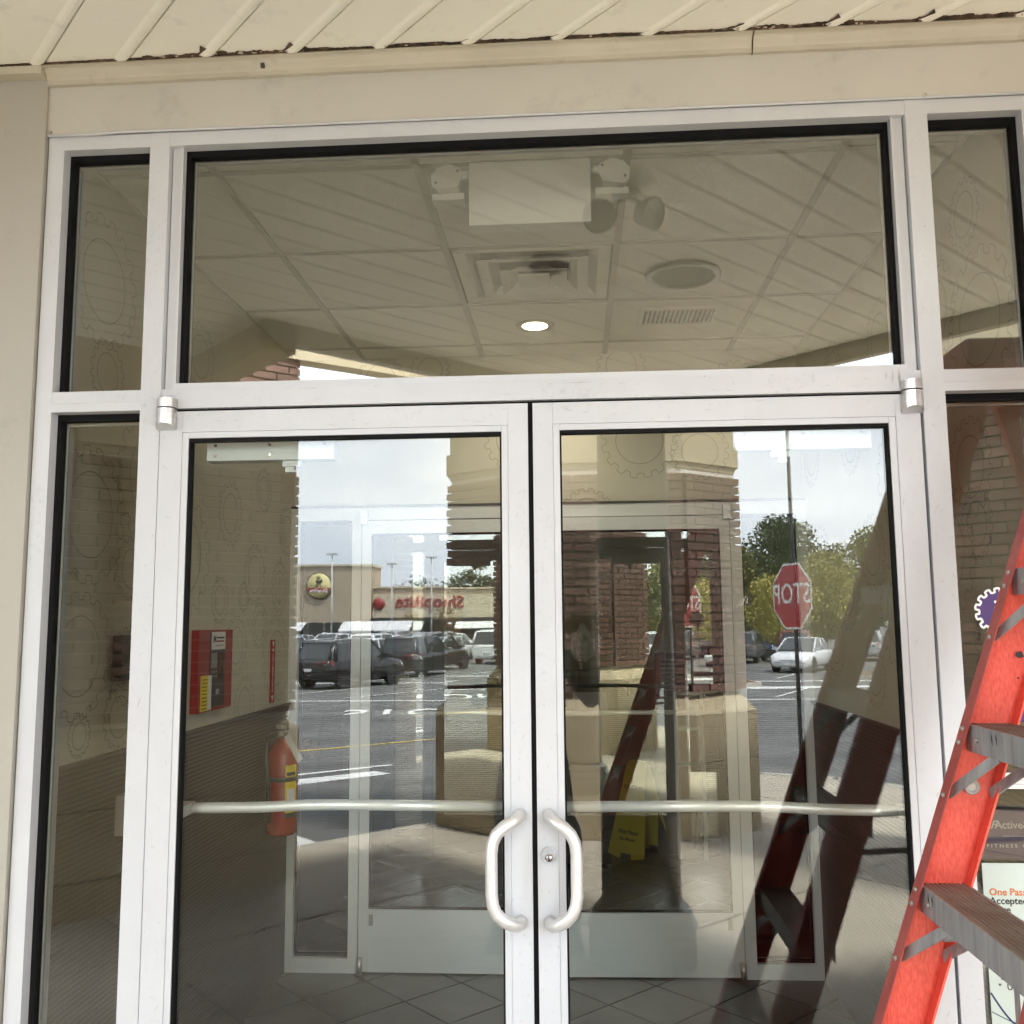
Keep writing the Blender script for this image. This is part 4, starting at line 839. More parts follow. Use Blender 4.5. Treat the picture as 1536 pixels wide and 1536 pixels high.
# ------------------------------------------------------------------ ladder
LT = math.tan(R_(19.5)); PI_ = .305; AX, AY, AZ = .758, -.271, 1.09
ld = thing('step_ladder', (.80, -.5, 0), 'red orange fibreglass step ladder with grey metal steps standing in front of the right sidelight', 'ladder')
def fx(z): return AX+(z-AZ)*LT            # front edge of the front rails
HT = 2.36
def ny(z): return AY-.50+(z-AZ)*.075      # near rail converges upwards
def fy(z): return AY+.0
def rail(far, rear=False):
    z0, z1 = 0.0, HT-.02; W = .098; FD = .030; T = .0045
    def X(z): return fx(z)-.004 if not rear else 1.40+(HT-z)*.30
    def Y(z): return (fy(z) if far else ny(z))
    s = -1 if far else 1
    mb = MB()
    for (a0, a1, d0, d1) in ((0, W, 0, T), (0, T, T, FD), (W-T, W, T, FD)):
        q = lambda z: [(X(z)+a0, Y(z)+.004*(1 if far else -1)+s*d0, z), (X(z)+a1, Y(z)+.004*(1 if far else -1)+s*d0, z), (X(z)+a1, Y(z)+.004*(1 if far else -1)+s*d1, z), (X(z)+a0, Y(z)+.004*(1 if far else -1)+s*d1, z)]
        mb.hexa(q(z0), q(z1))
    return mb
for far in (True, False):
    r_ = rail(far).bevel(.0012, 1).build('front_rail', m_rail, ld)
    s = -1 if far else 1; Yf = fy if far else ny
    # edge line, rivets, rubber foot
    MB().hexa([(fx(0)-.014, Yf(0)-.02, 0), (fx(0)+.11, Yf(0)-.02, 0), (fx(0)+.11, Yf(0)+.02, 0), (fx(0)-.014, Yf(0)+.02, 0)], [(fx(.05)-.010, Yf(.05)-.012, .05), (fx(.05)+.10, Yf(.05)-.012, .05), (fx(.05)+.10, Yf(.05)+.012, .05), (fx(.05)-.010, Yf(.05)+.012, .05)]).build('rubber_foot', m_blackp, ld)
    eb = MB(); q_ = lambda z: [(fx(z)-.0056, Yf(z)-.0335*(1 if far else -1), z), (fx(z)-.0042, Yf(z)-.0335*(1 if far else -1), z), (fx(z)-.0042, Yf(z)+.004*(1 if far else -1), z), (fx(z)-.0056, Yf(z)+.004*(1 if far else -1), z)]
    eb.hexa(q_(.06), q_(HT-.07)); eb.build('rail_edge', m_railedge, r_)
    rr = rail(far, True); rr.build('rear_rail', m_rail, ld)
    for kk in range(-3, 4):
        z = AZ+kk*PI_
        if far:
            for dz in (-.008, -.034, -.135):
                zz = z+dz; MB().cyl((fx(zz)-.0035, Yf(zz)-.014, zz), (fx(zz)-.0095, Yf(zz)-.014, zz-.001), .0058, .004, 10).build('rivet', m_rivet, r_)
for zz in (1.274,):
    rv = MB().lathe([(.016, 0), (.016, -.004), (.011, -.006), (.010, -.003), (.0045, -.004), (.0001, -.005)], (fx(zz)+.048, fy(zz)+.0035-.0045, zz), 'Y', 20); rv.build('bolt', m_rivet, ld)
sp = MB(); hole = [(0, 0), (.012, .004), (.016, -.008), (.006, -.010), (.0, -.006)]
sp.poly([(fx(1.53)+.058+u, fy(0)-.0052, 1.533+v) for u, v in hole]); sp.poly([(fx(1.48)+.075+u*.3, fy(0)-.0052, 1.485+v*.3) for u, v in hole]); tag(sp.build('scuff_mark', m_ink, ld, recalc=False), kind='stuff')
for kk in range(-3, 4):
    z = AZ+kk*PI_; x0 = fx(z); y1 = fy(z)-.0005; y0 = ny(z)+.0005
    stp = box(x0+.002, x0+.0055, y0, y1, z-.052, z).build('step', m_step, ld); stp['label'] = 'grey metal ladder step with worn ribbed tread'
    MB().box(x0+.006, x0+.094, y0, y1, z-.003, z-.0005).build('tread', m_tread, stp); box(x0+.0905, x0+.094, y0, y1, z-.045, z-.0035).build('rear_lip', m_step, stp)
    rb = MB()
    for i in range(9): rb.box(x0+.014+i*.0088, x0+.0175+i*.0088, y0, y1, z-.0006, z+.0011)
    rb.build('tread_ribs', m_tread, stp)
    for yy in (y1-.05, y0+.05): MB().cyl((x0+.0022, yy, z-.027), (x0-.003, yy, z-.027), .0058, .004, 10).build('rivet', m_rivet, stp)
    for far in (True, False):
        yb = y1-.003 if far else y0+.003; dy = -.115 if far else .115; zb = z-.135
        for xo, m in ((.004, m_step), (.084, m_step)):
            mb = MB(); xa = fx(zb)+xo+.002; xb = x0+xo+.004; dz = (z-.049)-zb; ln = math.hypot(dy, dz); py, pz = -dz/ln*.0105, dy/ln*.0105
            A_ = [(xa, yb+py, zb+pz), (xa, yb-py, zb-pz), (xb, yb+dy-py, zb+dz-pz), (xb, yb+dy+py, zb+dz+pz)]
            mb.hexa(A_, [(x+.003, y, zz) for x, y, zz in A_]); mb.build('step_brace', m, ld)
    if kk in (0, 1):
        mk = MB(); yy = y1-(.052 if kk == 0 else .12)
        for pts in ([(0, 0), (.004, .016), (.007, .002), (.002, -.012)], [(-.018, .006), (-.014, .014), (-.012, .004), (-.018, -.010)]): mk.poly([(x0+.0012, yy+u, z-.018+v) for u, v in pts])
        mk.build('scuff_mark', m_ink, stp, recalc=False)
# top cap, spreader bars, rear cross bars
MB().box(fx(HT)-.03, 1.53, ny(HT)-.02, fy(HT)+.03, HT-.06, HT).bevel(.01, 2).build('top_cap', m_railedge, ld)
for kk in range(1, 7):
    z = kk*.34; xr = 1.40+(HT-z)*.30+.04
    MB().cyl((xr, ny(z)+.01, z), (xr, fy(z)-.01, z), .012, n=10).build('rear_crossbar', m_step, ld)
for far in (True, False):
    z = 1.0; yy = (fy(z)-.036 if far else ny(z)+.036)
    MB().tube([(fx(z)+.06, yy, z), ((fx(z)+1.83)/2, yy, z+.03), (1.83, yy, z)], .008, 8).build('spreader_bar', m_step, ld)

# ------------------------------------------------------------------ person taking the picture
def skin_body(name, verts, edges, radii, m, parent, sub=2):
    me = bpy.data.meshes.new(name); L = wloc(parent); me.from_pydata([tuple(Vector(v)-L) for v in verts], edges, []); o = bpy.data.objects.new(name, me); COL.objects.link(o); o.parent = parent
    md = o.modifiers.new('skin', 'SKIN'); md.use_smooth_shade = True; o.modifiers.new('sub', 'SUBSURF').levels = sub
    for i, r in enumerate(radii):
        sv = me.skin_vertices[0].data[i]; sv.radius = (r, r) if not isinstance(r, tuple) else r; sv.use_root = (i == 0)
    m2 = bpy.data.meshes.new_from_object(o.evaluated_get(bpy.context.evaluated_depsgraph_get())); o.modifiers.clear(); o.data = m2; m2.materials.clear(); m2.materials.append(m)
    for p in m2.polygons: p.use_smooth = True
    return o
PX, PY = -.12, -2.66
pe = thing('person', (PX, PY, 0), 'person in black clothes holding up a phone, seen reflected in the doors', 'person')
V = [(PX, PY, .95), (PX, PY, 1.10), (PX, PY+.01, 1.26), (PX, PY, 1.40), (PX, PY+.01, 1.50), (PX, PY+.03, 1.57), (PX, PY+.045, 1.665), (PX, PY+.045, 1.735),
     (PX-.18, PY, 1.405), (PX-.30, PY+.06, 1.20), (PX-.10, PY+.24, 1.40), (PX+.07, PY+.33, 1.555),
     (PX+.18, PY, 1.405), (PX+.31, PY+.05, 1.19), (PX+.29, PY+.24, 1.40), (PX+.27, PY+.34, 1.555),
     (PX-.10, PY, .88), (PX-.15, PY+.03, .50), (PX-.18, PY-.02, .09), (PX+.10, PY, .88), (PX+.15, PY+.03, .50), (PX+.19, PY-.02, .09)]
E_ = [(0, 1), (1, 2), (2, 3), (3, 4), (4, 5), (5, 6), (6, 7), (3, 8), (8, 9), (9, 10), (10, 11), (3, 12), (12, 13), (13, 14), (14, 15), (0, 16), (16, 17), (17, 18), (0, 19), (19, 20), (20, 21)]
Rr = [(.15, .11), (.145, .105), (.155, .11), (.15, .095), (.055, .055), (.055, .06), (.078, .095), (.06, .075), .066, .052, .042, .030, .066, .052, .042, .030, .095, .068, .055, .095, .068, .055]
skin_body('clothed_body', V, E_, Rr, m_cloth, pe)
hd = MB(); bmesh.ops.create_icosphere(hd.bm, subdivisions=3, radius=1)
for v_ in hd.bm.verts:
    z_ = v_.co.z; v_.co = Vector((v_.co.x*.082*(1 if z_ > -.2 else 1+.25*(z_+.2)), v_.co.y*.102, z_*.122))
hd.xform(Matrix.Translation((PX, PY+.05, 1.685))); ho = hd.build('head', m_skin, pe)
for f_ in ho.data.polygons: f_.use_smooth = True
nz = MB().hexa([(PX-.010, PY+.145, 1.69), (PX+.010, PY+.145, 1.69), (PX+.017, PY+.143, 1.650), (PX-.017, PY+.143, 1.650)], [(PX-.005, PY+.152, 1.69), (PX+.005, PY+.152, 1.69), (PX+.009, PY+.172, 1.656), (PX-.009, PY+.172, 1.656)]); nz.build('nose', m_skin, ho)
for sx in (-1, 1):
    MB().lathe([(.0001, .008), (.011, .004), (.013, 0)], (PX+sx*.032, PY+.137, 1.692), 'Y', 12).build('eye', m_white, ho); MB().lathe([(.0001, .004), (.006, 0)], (PX+sx*.032, PY+.1435, 1.692), 'Y', 10).build('pupil', m_ink, ho)
    e_ = MB().lathe([(.0001, .012), (.018, .008), (.026, 0), (.018, -.006), (.0001, -.008)], (PX+sx*.083, PY+.045, 1.68), 'X', 12); e_.build('ear', m_skin, ho)
MB().tube([(PX-.024, PY+.141, 1.628), (PX, PY+.149, 1.626), (PX+.024, PY+.141, 1.628)], [.003, .006, .003], 8).build('mouth', m_red, ho)
hr = MB(); bmesh.ops.create_icosphere(hr.bm, subdivisions=3, radius=1)
for v_ in hr.bm.verts:
    c = v_.co; c.x *= .091; c.y *= .108; c.z *= .125
    if c.y > .03 and c.z < .065: c.y = .03-.2*(c.y-.03); 
    if c.z < -.06: c.z = -.06
hr.xform(Matrix.Translation((PX, PY+.042, 1.695))); hr.build('hair', m_hair, pe)
ph = (.155, -2.30, 1.60)
pho = thing('phone', ph, 'dark phone held up by the person in black', 'phone')
box(ph[0]-.075, ph[0]+.075, ph[1]-.004, ph[1]+.004, ph[2]-.036, ph[2]+.036).bevel(.003).build('phone_body', m_blackp, pho)
for sx in (-1, 1):
    W = Vector((PX+.07, PY+.33, 1.555)) if sx < 0 else Vector((PX+.27, PY+.34, 1.555))
    hx = ph[0]+sx*.070
    palm = Vector((hx+sx*.022, ph[1]-.020, 1.578))
    vs_ = [tuple(W), tuple(W*.4+palm*.6), tuple(palm), tuple(palm+Vector((0, .004, .028)))]; ed = [(0, 1), (1, 2), (2, 3)]; ra = [.026, .027, (.020, .030), (.018, .028)]
    for i, (z, ln) in enumerate(((-.022, .052), (-.004, .062), (.014, .066), (.031, .060))):
        b0 = len(vs_); vs_ += [tuple(palm+Vector((sx*.004, .018, z))), tuple(palm+Vector((-sx*.012, .032, z+.006))), tuple(palm+Vector((-sx*ln*.62, .031, z+.010))), tuple(palm+Vector((-sx*ln, .027, z+.012)))]
        ed += [(2 if i < 2 else 3, b0), (b0, b0+1), (b0+1, b0+2), (b0+2, b0+3)]; ra += [.0105, .0095, .0085, .0070]
    b0 = len(vs_); vs_ += [tuple(palm+Vector((-sx*.010, -.006, -.024))), tuple(palm+Vector((-sx*.030, .002, -.012))), tuple(palm+Vector((-sx*.048, .008, .0)))]; ed += [(1, b0), (b0, b0+1), (b0+1, b0+2)]; ra += [.012, .0105, .0085]
    skin_body('hand', vs_, ed, ra, m_skin, pe, 1)
    s_ = MB(); s_.hexa([(PX+sx*.185-.045, PY-.10, 0), (PX+sx*.185+.045, PY-.10, 0), (PX+sx*.195+.05, PY+.17, 0), (PX+sx*.195-.05, PY+.17, 0)], [(PX+sx*.185-.04, PY-.09, .10), (PX+sx*.185+.04, PY-.09, .10), (PX+sx*.195+.035, PY+.15, .055), (PX+sx*.195-.035, PY+.15, .055)]); s_.bevel(.018, 2).build('shoe', m_shoe, pe)

# ------------------------------------------------------------------ parking lot: stop sign, poles, store, trees, vehicles
SP = (2.42, -7.8)
ss = thing('stop_sign', (*SP, -.05), 'red octagonal stop sign on a tall dark pole at the sidewalk edge', 'stop sign')
MB().cyl((*SP, -.05), (*SP, 4.3), .022, .018, 12).build('pole', m_pole, ss)
ang = R_(69)      # facing mostly along the drive
nv = Vector((math.sin(ang)*-1, math.cos(ang), 0)); rv_ = Vector((-nv.y, nv.x, 0)).normalized(); rv_ = Vector((0, 0, 1)).cross(nv)
def octo(r, d0, d1):
    P = [(r*math.cos(R_(22.5+45*k)), r*math.sin(R_(22.5+45*k))) for k in range(8)]; c = Vector((SP[0], SP[1], 1.86))+nv*.03
    return MB().hexa([tuple(c+rv_*u+Vector((0, 0, v))+nv*d0) for u, v in P], [tuple(c+rv_*u+Vector((0, 0, v))+nv*d1) for u, v in P])
octo(.375, 0, .004).build('sign_border', m_white, ss); fo = octo(.350, .0045, .008).build('sign_face', m_stop, ss)
text('lettering', 'STOP', .30, m_white, tuple(Vector((SP[0], SP[1], 1.875))+nv*.0395), tuple(rv_), (0, 0, 1), fo, .001, 'CENTER', .95)
def lpole(x, y, h, label, m=None, r=.07):
    t = thing('light_pole', (x, y, -.6), label, 'light pole', 'pale light poles in the parking lot')
    MB().cyl((x, y, -.6), (x, y, h), r, r*.6, 10).build('pole', m or m_wpole, t); MB().box(x-.35, x+.35, y-.12, y+.12, h, h+.12).build('lamp_head', m or m_wpole, t); MB().cyl((x, y, -.6), (x, y, -.1), .2, n=12).build('concrete_base', m_curb, t); return t
lpole(-16.2, -60, 6.3, 'pale slender light pole in front of the round store sign'); lpole(-12.1, -60, 5.6, 'pale slender light pole between the round sign and red lettering'); lpole(-9.4, -60, 6.0, 'pale slender light pole in front of the red store lettering', None, .06); lpole(26, -80, 5.0, 'pale light pole among the trees on the right')
# big store
sr = thing('supermarket', (-20, -112, 0), 'long tan supermarket building with round sign and red lettering across the parking lot', 'store')
def sbx(n, m, *a): return box(*a).build(n, m, sr)
w1 = sbx('tower_block', m_store, -70, -24.5, -116, -110, -.6, 8.7); sbx('parapet_cap', m_storel, -70.2, -24.3, -116.2, -109.8, 8.7, 8.95)
sbx('main_block', m_store, -24.5, 32, -135, -111, -.6, 6.0); sbx('parapet_cap', m_storel, -24.3, 32.2, -135.2, -110.8, 6.0, 6.2); sbx('sign_panel', m_storel, -24.4, 31.9, -110.999, -110.6, 2.4, 5.2)
for k in range(22):
    x = -69+k*2.05; f = sbx('window', m_dkwin, x, x+1.85, -109.995, -109.9, -.4, 1.9)
for k in range(27):
    x = -24.2+k*2.05; f = sbx('window', m_dkwin, x, x+1.9, -110.99, -110.7, -.5, 1.9)
sbx('shop_canopy', m_pole, -24.4, 31.8, -110.59, -108.9, 1.95, 2.35)
MB().lathe([(.001, .0), (1.62, 0), (1.62, .25), (1.5, .3), (.001, .3)], (-30.8, -110, 6.35), 'Y', 40).build('sign_rim', m_ink, sr)
sg = MB().lathe([(1.5, .31), (1.5, .34), (.001, .34)], (-30.8, -110, 6.35), 'Y', 40).build('sign_disc', m_yelsign, sr)
bandp = [(1.49*math.cos(a), 1.49*math.sin(a)) for a in [R_(180+i*10) for i in range(19)]]
bandp = [(u, v) for u, v in bandp if v > -.95]; bandp = [(-1.45, -.28)]+[(u, v) for u, v in bandp if u < 0 and v < -.28]+[(u, v) for u, v in bandp if u >= 0 and v < -.28]+[(1.45, -.28)]
MB().hexa([(-30.8+u, -109.655, 6.35+v) for u, v in bandp], [(-30.8+u, -109.62, 6.35+v) for u, v in bandp]).build('sign_band', m_redsign, sg)
text('lettering', 'ShopRite', .62, m_white, (-30.8, -109.6, 5.75), (-1, 0, 0), (0, 0, 1), sg, .01)
cart = MB(); B_ = lambda u, v: (-30.8-u, -109.63, 6.85+v)
cart.hexa([B_(-.45, .15), B_(.40, .15), B_(.28, -.25), B_(-.32, -.25)], [tuple(Vector(B_(u, v))+Vector((0, .03, 0))) for u, v in ((-.45, .15), (.40, .15), (.28, -.25), (-.32, -.25))])
cart.box(-31.4, -30.9, -109.63, -109.6, 6.38, 6.45)
for u in (-.2, .22): cart.lathe([(.1, 0), (.1, .03), (.001, .03)], (-30.8-u, -109.63, 6.3), 'Y', 14)
for u, v in ((-.3, .3), (-.1, .45), (.1, .35), (.25, .5), (0, .6)): cart.lathe([(.08, 0), (.08, .03), (.001, .03)], (-30.8-u, -109.63, 6.85+v), 'Y', 12)
cart.build('cart_symbol', m_ink, sg)
text('lettering', 'ShopRite', 2.15, m_redsign, (-17.6, -110.55, 4.3), (-1, 0, 0), (0, 0, 1), sr, .08)
MB().lathe([(.001, 0), (.75, 0), (.75, .1), (.001, .1)], (-23.6, -110.58, 4.1), 'Y', 20).build('red_emblem', m_redsign, sr)
text('lettering', 'Pharmacy', 1.2, m_redsign, (-5, -110.55, 3.6), (-1, 0, 0), (0, 0, 1), sr, .05)
# cart shelters
def shelter(x, y, wd, label):
    t = thing('cart_shelter', (x, y, -.6), label, 'cart shelter', 'white roofed cart shelters')
    for i in range(6):
        a, b = x-wd/2+wd*i/6, x-wd/2+wd*(i+1)/6-.04
        MB().hexa([(a, y+1.1, 1.2), (b, y+1.1, 1.2), (b, y-.3, 1.75), (a, y-.3, 1.75)], [(a, y+1.1, 1.26), (b, y+1.1, 1.26), (b, y-.3, 1.81), (a, y-.3, 1.81)]).build('roof_panel', m_shelter, t)
    for xx in (x-wd/2+.1, x+wd/2-.1): MB().cyl((xx, y, -.6), (xx, y, 1.5), .05, n=8).build('post', m_pole, t)
    MB().cyl((x-wd/2, y-.3, 1.72), (x+wd/2, y-.3, 1.72), .06, n=8).build('ridge_rail', m_pole, t); return t
shelter(-12.0, -55, 4.4, 'white roofed cart shelter behind the black parked vehicles'); shelter(-8.0, -75, 4.5, 'white roofed cart shelter further back beside the van'); shelter(-20.5, -62, 4.0, 'white roofed cart shelter at the far left of the lot'); shelter(25.2, -75, 3.6, 'white roofed cart shelter at the right under orange trees'); shelter(14.5, -80, 2.4, 'small white roofed cart shelter below the yellow tree')
# trees
def tree(x, y, h, wd, mats, label, n=2600, z0=-.6, crown=.25, leaf=.34, seed=0, name='leafy_tree'):
    r = random.Random(seed); t = thing(name, (x, y, z0), label, 'tree', 'trees beyond the parking lot')
    tr = MB(); H = h-z0; tr.tube([(x, y, z0), (x+.1, y, z0+H*.3), (x-.05, y, z0+H*.7)], [.035*H, .025*H, .010*H], 8)
    lobes = []
    for i in range(13):
        a = r.uniform(0, 6.28); f = r.uniform(crown+.08, .93); rad = wd/2*math.sin(math.pi*min(1, max(.12, (f-crown+.12)/(1.1-crown))))*r.uniform(.35, .85)
        c = Vector((x+rad*math.cos(a), y+rad*math.sin(a)*.8, z0+H*f)); lobes.append((c, r.uniform(.16, .27)*wd))
        if i < 8: tr.tube([(x, y, z0+H*(crown+.05)+.2*i*.1*H*.3), tuple((Vector((x, y, z0+H*.5))+c)/2), tuple(c)], [.012*H, .008*H, .004*H], 6)
    lobes.append((Vector((x, y, z0+H*.90)), .15*wd))
    tr.build('trunk', m_bark, t)
    for mi, m in enumerate(mats):
        cb_ = MB()
        for k in range(n//len(mats)):
            c, lr = r.choice(lobes[mi::len(mats)] if r.random() < .8 else lobes); d = Vector((r.gauss(0, 1), r.gauss(0, 1), r.gauss(0, 1))).normalized()*lr*r.uniform(.45, 1.08); d.z *= .85
            p = c+d; u = Vector((r.gauss(0, 1), r.gauss(0, 1), r.gauss(0, 1))).normalized()*leaf*r.uniform(.5, 1.1); v_ = u.orthogonal().normalized()*leaf*r.uniform(.3, .7)
            cb_.poly([p-u*.5, p+v_*.5, p+u*.5, p-v_*.5])
        cb_.build('crown', m, t, recalc=False)
    return t
tree(14.6, -66, 8.9, 9.0, [m_leafA], 'tall dark green tree right of the stop sign, highest of the row', 9750, leaf=0.33, seed=1)
tree(11.0, -62, 6.2, 7.0, [m_leafC, m_leafA], 'olive tree at the left end of the row on the right', 7800, leaf=0.33, seed=2)
tree(12.6, -56, 4.1, 4.4, [m_leafB], 'low bright yellow green tree in front of the olive tree', 6900, leaf=0.25, seed=3)
tree(15.6, -57.5, 4.9, 5.2, [m_leafB, m_leafC], 'yellow olive tree between the stop sign and the ladder', 4200, leaf=.28, seed=12)
tree(17.0, -63, 6.2, 7.0, [m_leafC], 'olive tree behind the ladder between the dark and the orange tree', 7800, leaf=0.33, seed=4)
tree(21.4, -66, 7.6, 7.0, [m_leafC, m_leafA], 'green tree at the right end of the row', 7800, leaf=0.33, seed=5)
tree(23.2, -60, 4.4, 5.0, [m_leafD, m_leafC], 'low orange tree at the right end of the row', 2200, leaf=.26, seed=6)
tree(8.0, -68, 6.0, 7.0, [m_leafC, m_leafB], 'olive tree hidden partly behind the middle brick pier', 6300, leaf=0.33, seed=7)
tree(27.5, -70, 8.5, 9, [m_leafC], 'broad olive tree beyond the right edge of the row', 2400, seed=8)
for i, (x, h, wd) in enumerate(((-24, 8.3, 8), (-18.5, 8.6, 8), (-13.5, 8.4, 7), (-15.2, 10.6, 5), (-8, 8.0, 8), (-2, 9, 8))): tree(x, -141, h+(.9 if i != 3 else 1.6), wd+1, [m_leafA], ['dark tree above the store roof near the tower', 'dark tree above the middle of the store roof', 'dark tree above the red lettering', 'tallest dark tree above the store roof', 'dark tree above the right part of the store roof', 'dark tree behind the right end of the store roof'][i], 1300, leaf=.6, seed=20+i)
tree(-30, -95, 3.6, 3, [m_leafD], 'thin bare autumn tree below the round store sign', 130, leaf=.2, seed=31, name='bare_tree'); tree(-13.6, -96, 3.2, 3.4, [m_leafD], 'small orange tree in front of the shop canopy', 700, leaf=.22, seed=32); tree(-17.5, -97, 2.9, 3.2, [m_leafC, m_leafD], 'small olive orange tree below the red lettering', 600, leaf=.22, seed=33)
# traffic islands
def island(pts, label):
    t = thing('planting_island', (pts[0][0], pts[0][1], -.6), label, 'traffic island'); MB().prism(pts, -.62, -.45).build('kerb', m_curb, t)
    cx = sum(p[0] for p in pts)/len(pts); cy2 = sum(p[1] for p in pts)/len(pts); MB().hexa([(cx+(x-cx)*.9, cy2+(y-cy2)*.9, -.449) for x, y in pts], [(cx+(x-cx)*.5, cy2+(y-cy2)*.5, -.33) for x, y in pts]).build('mulch', m_mulch, t)
island([(10.2, -34.2), (16, -33.2), (17, -35.5), (10.8, -36)], 'mulched island with concrete kerb at the right of the lot'); island([(4.2, -29.2), (6.4, -30.2), (6.2, -31.8), (3.6, -31.0)], 'small mulched island with concrete kerb below the white sedan')

# vehicles: built along +x (front), z from 0
def vehicle(kind):
    P = dict(suv=dict(L=4.45, W=.91, H=1.66, belt=1.02, hood=1.0, wr=.35, gh=[(-2.05, 1.02, .05), (-1.75, 1.60, 0), (.25, 1.66, 0), (1.05, 1.02, 0)], wb=(-1.35, 1.33)),
             sedan=dict(L=4.6, W=.89, H=1.44, belt=.93, hood=.88, wr=.32, gh=[(-1.75, .97, 0), (-.95, 1.40, 0), (.15, 1.44, 0), (1.15, .93, 0)], wb=(-1.38, 1.36)),
             van=dict(L=5.0, W=.98, H=1.80, belt=1.08, hood=1.05, wr=.34, gh=[(-2.42, 1.1, 0), (-2.2, 1.76, 0), (.7, 1.80, 0), (1.7, 1.10, 0)], wb=(-1.5, 1.55)),
             pickup=dict(L=5.5, W=.98, H=1.82, belt=1.12, hood=1.12, wr=.39, gh=[(-.75, 1.12, 0), (-.55, 1.76, 0), (.65, 1.82, 0), (1.4, 1.14, 0)], wb=(-1.75, 1.75)))[kind]
    L, W = P['L']/2, P['W']; cl_ = .22; bt = P['belt']; hd_ = P['hood']
    root = thing(kind if kind != 'suv' else 'sport_utility_car', (0, 0, 0), 'x', {'suv': 'car', 'sedan': 'car', 'van': 'van', 'pickup': 'pickup truck'}[kind])
    root.name = {'suv': 'parked_car', 'sedan': 'parked_sedan', 'van': 'parked_van', 'pickup': 'pickup_truck'}[kind]
    st = [(-L, .48, bt-.12, W*.80), (-L+.06, .34, bt-.02, W*.92), (-L+.35, .26, bt, W*.99), (-L*.35, cl_, bt, W), (L*.15, cl_, bt-.01, W), (L*.5, cl_, hd_, W*.985), (L-.45, .24, hd_-.08, W*.95), (L-.12, .26, hd_-.20, W*.85), (L, .36, hd_-.36, W*.68)]
    def loft(stations, sec, name, m):
        mb = MB(); rings = []
        for s_ in stations: rings.append([mb.bm.verts.new(p) for p in sec(s_)])
        n_ = len(rings[0])
        for i in range(len(rings)-1):
            for k_ in range(n_): f = mb.bm.faces.new((rings[i][k_], rings[i][(k_+1) % n_], rings[i+1][(k_+1) % n_], rings[i+1][k_])); f.smooth = True
        mb.bm.faces.new(rings[0][::-1]); mb.bm.faces.new(rings[-1]); return mb.build(name, m, root)
    def sec(s_):
        x, zb, zt, wv = s_; half = [(wv*.86, zb), (wv*.985, zb+.12), (wv, (zb+zt)*.52), (wv*.985, zt-.10), (wv*.93, zt-.02), (wv*.80, zt+.005)]
        return [(x, y, z) for y, z in half]+[(x, -y, z) for y, z in half[::-1]]
    body = loft(st, sec, 'body', bpaint)
    gh = P['gh']
    def gsec(x, zt, wt): return [(x, W*.90, bt-.05), (x, wt, zt), (x, wt*.8, zt+.02), (x, -wt*.8, zt+.02), (x, -wt, zt), (x, -W*.90, bt-.05)]
    mb = MB(); rings = [[mb.bm.verts.new(p) for p in gsec(x, max(z, bt-.03), (W*.74 if z > bt+.15 else W*.88))] for x, z, _ in gh]
    for i in range(len(rings)-1):
        for k_ in range(6): mb.bm.faces.new((rings[i][k_], rings[i][(k_+1) % 6], rings[i+1][(k_+1) % 6], rings[i+1][k_]))
    mb.bm.faces.new(rings[0][::-1]); mb.bm.faces.new(rings[-1]); mb.build('windows', m_cglass, root)
    (xa, za, _), (xb, zb_, _), (xc, zc_, _), (xd, zd, _) = gh
    rfm = MB(); rfm.hexa([(xb-.06, -W*.75, zb_-.02), (xc+.06, -W*.75, zc_-.02), (xc+.06, W*.75, zc_-.02), (xb-.06, W*.75, zb_-.02)], [(xb+.06, -W*.62, zb_+.045), (xc-.1, -W*.62, zc_+.045), (xc-.1, W*.62, zc_+.045), (xb+.06, W*.62, zb_+.045)]); roof = rfm.bevel(.02, 2).build('roof', bpaint, root)
    pmb = MB()
    for sy in (-1, 1):
        for (x0, z0, x1, z1, rr_) in ((xa, bt-.03, xb, zb_, .055), (xd, bt-.03, xc, zc_, .040), ((xb+xc)/2-.05, bt-.03, (xb+xc)/2-.08, (zb_+zc_)/2, .045)): pmb.tube([(x0, sy*W*.885, z0), (x1, sy*W*.745, z1)], rr_, 6)
        if kind in ('suv', 'van'): pmb.tube([(xb-.0, sy*W*.885, bt-.03), (xb+.15, sy*W*.745, zb_)], .09, 6)
    pmb.build('pillars', bpaint, root)
    if kind in ('suv',):
        rk = MB()
        for sy in (-1, 1): rk.tube([(xb+.1, sy*W*.6, zb_+.07), (xc-.2, sy*W*.6, zc_+.08)], .02, 6)
        rk.build('roof_rail', m_chr, root)
        ct = MB()
        for sy in (-1, 1): ct.tube([(xa+.12, sy*W*.90, bt+.02), (xb+.02, sy*W*.80, zb_-.10), (xb+.35, sy*W*.765, zb_-.02), (xc, sy*W*.765, zc_-.02)], .013, 6)
        ct.build('window_trim', m_chr, root)
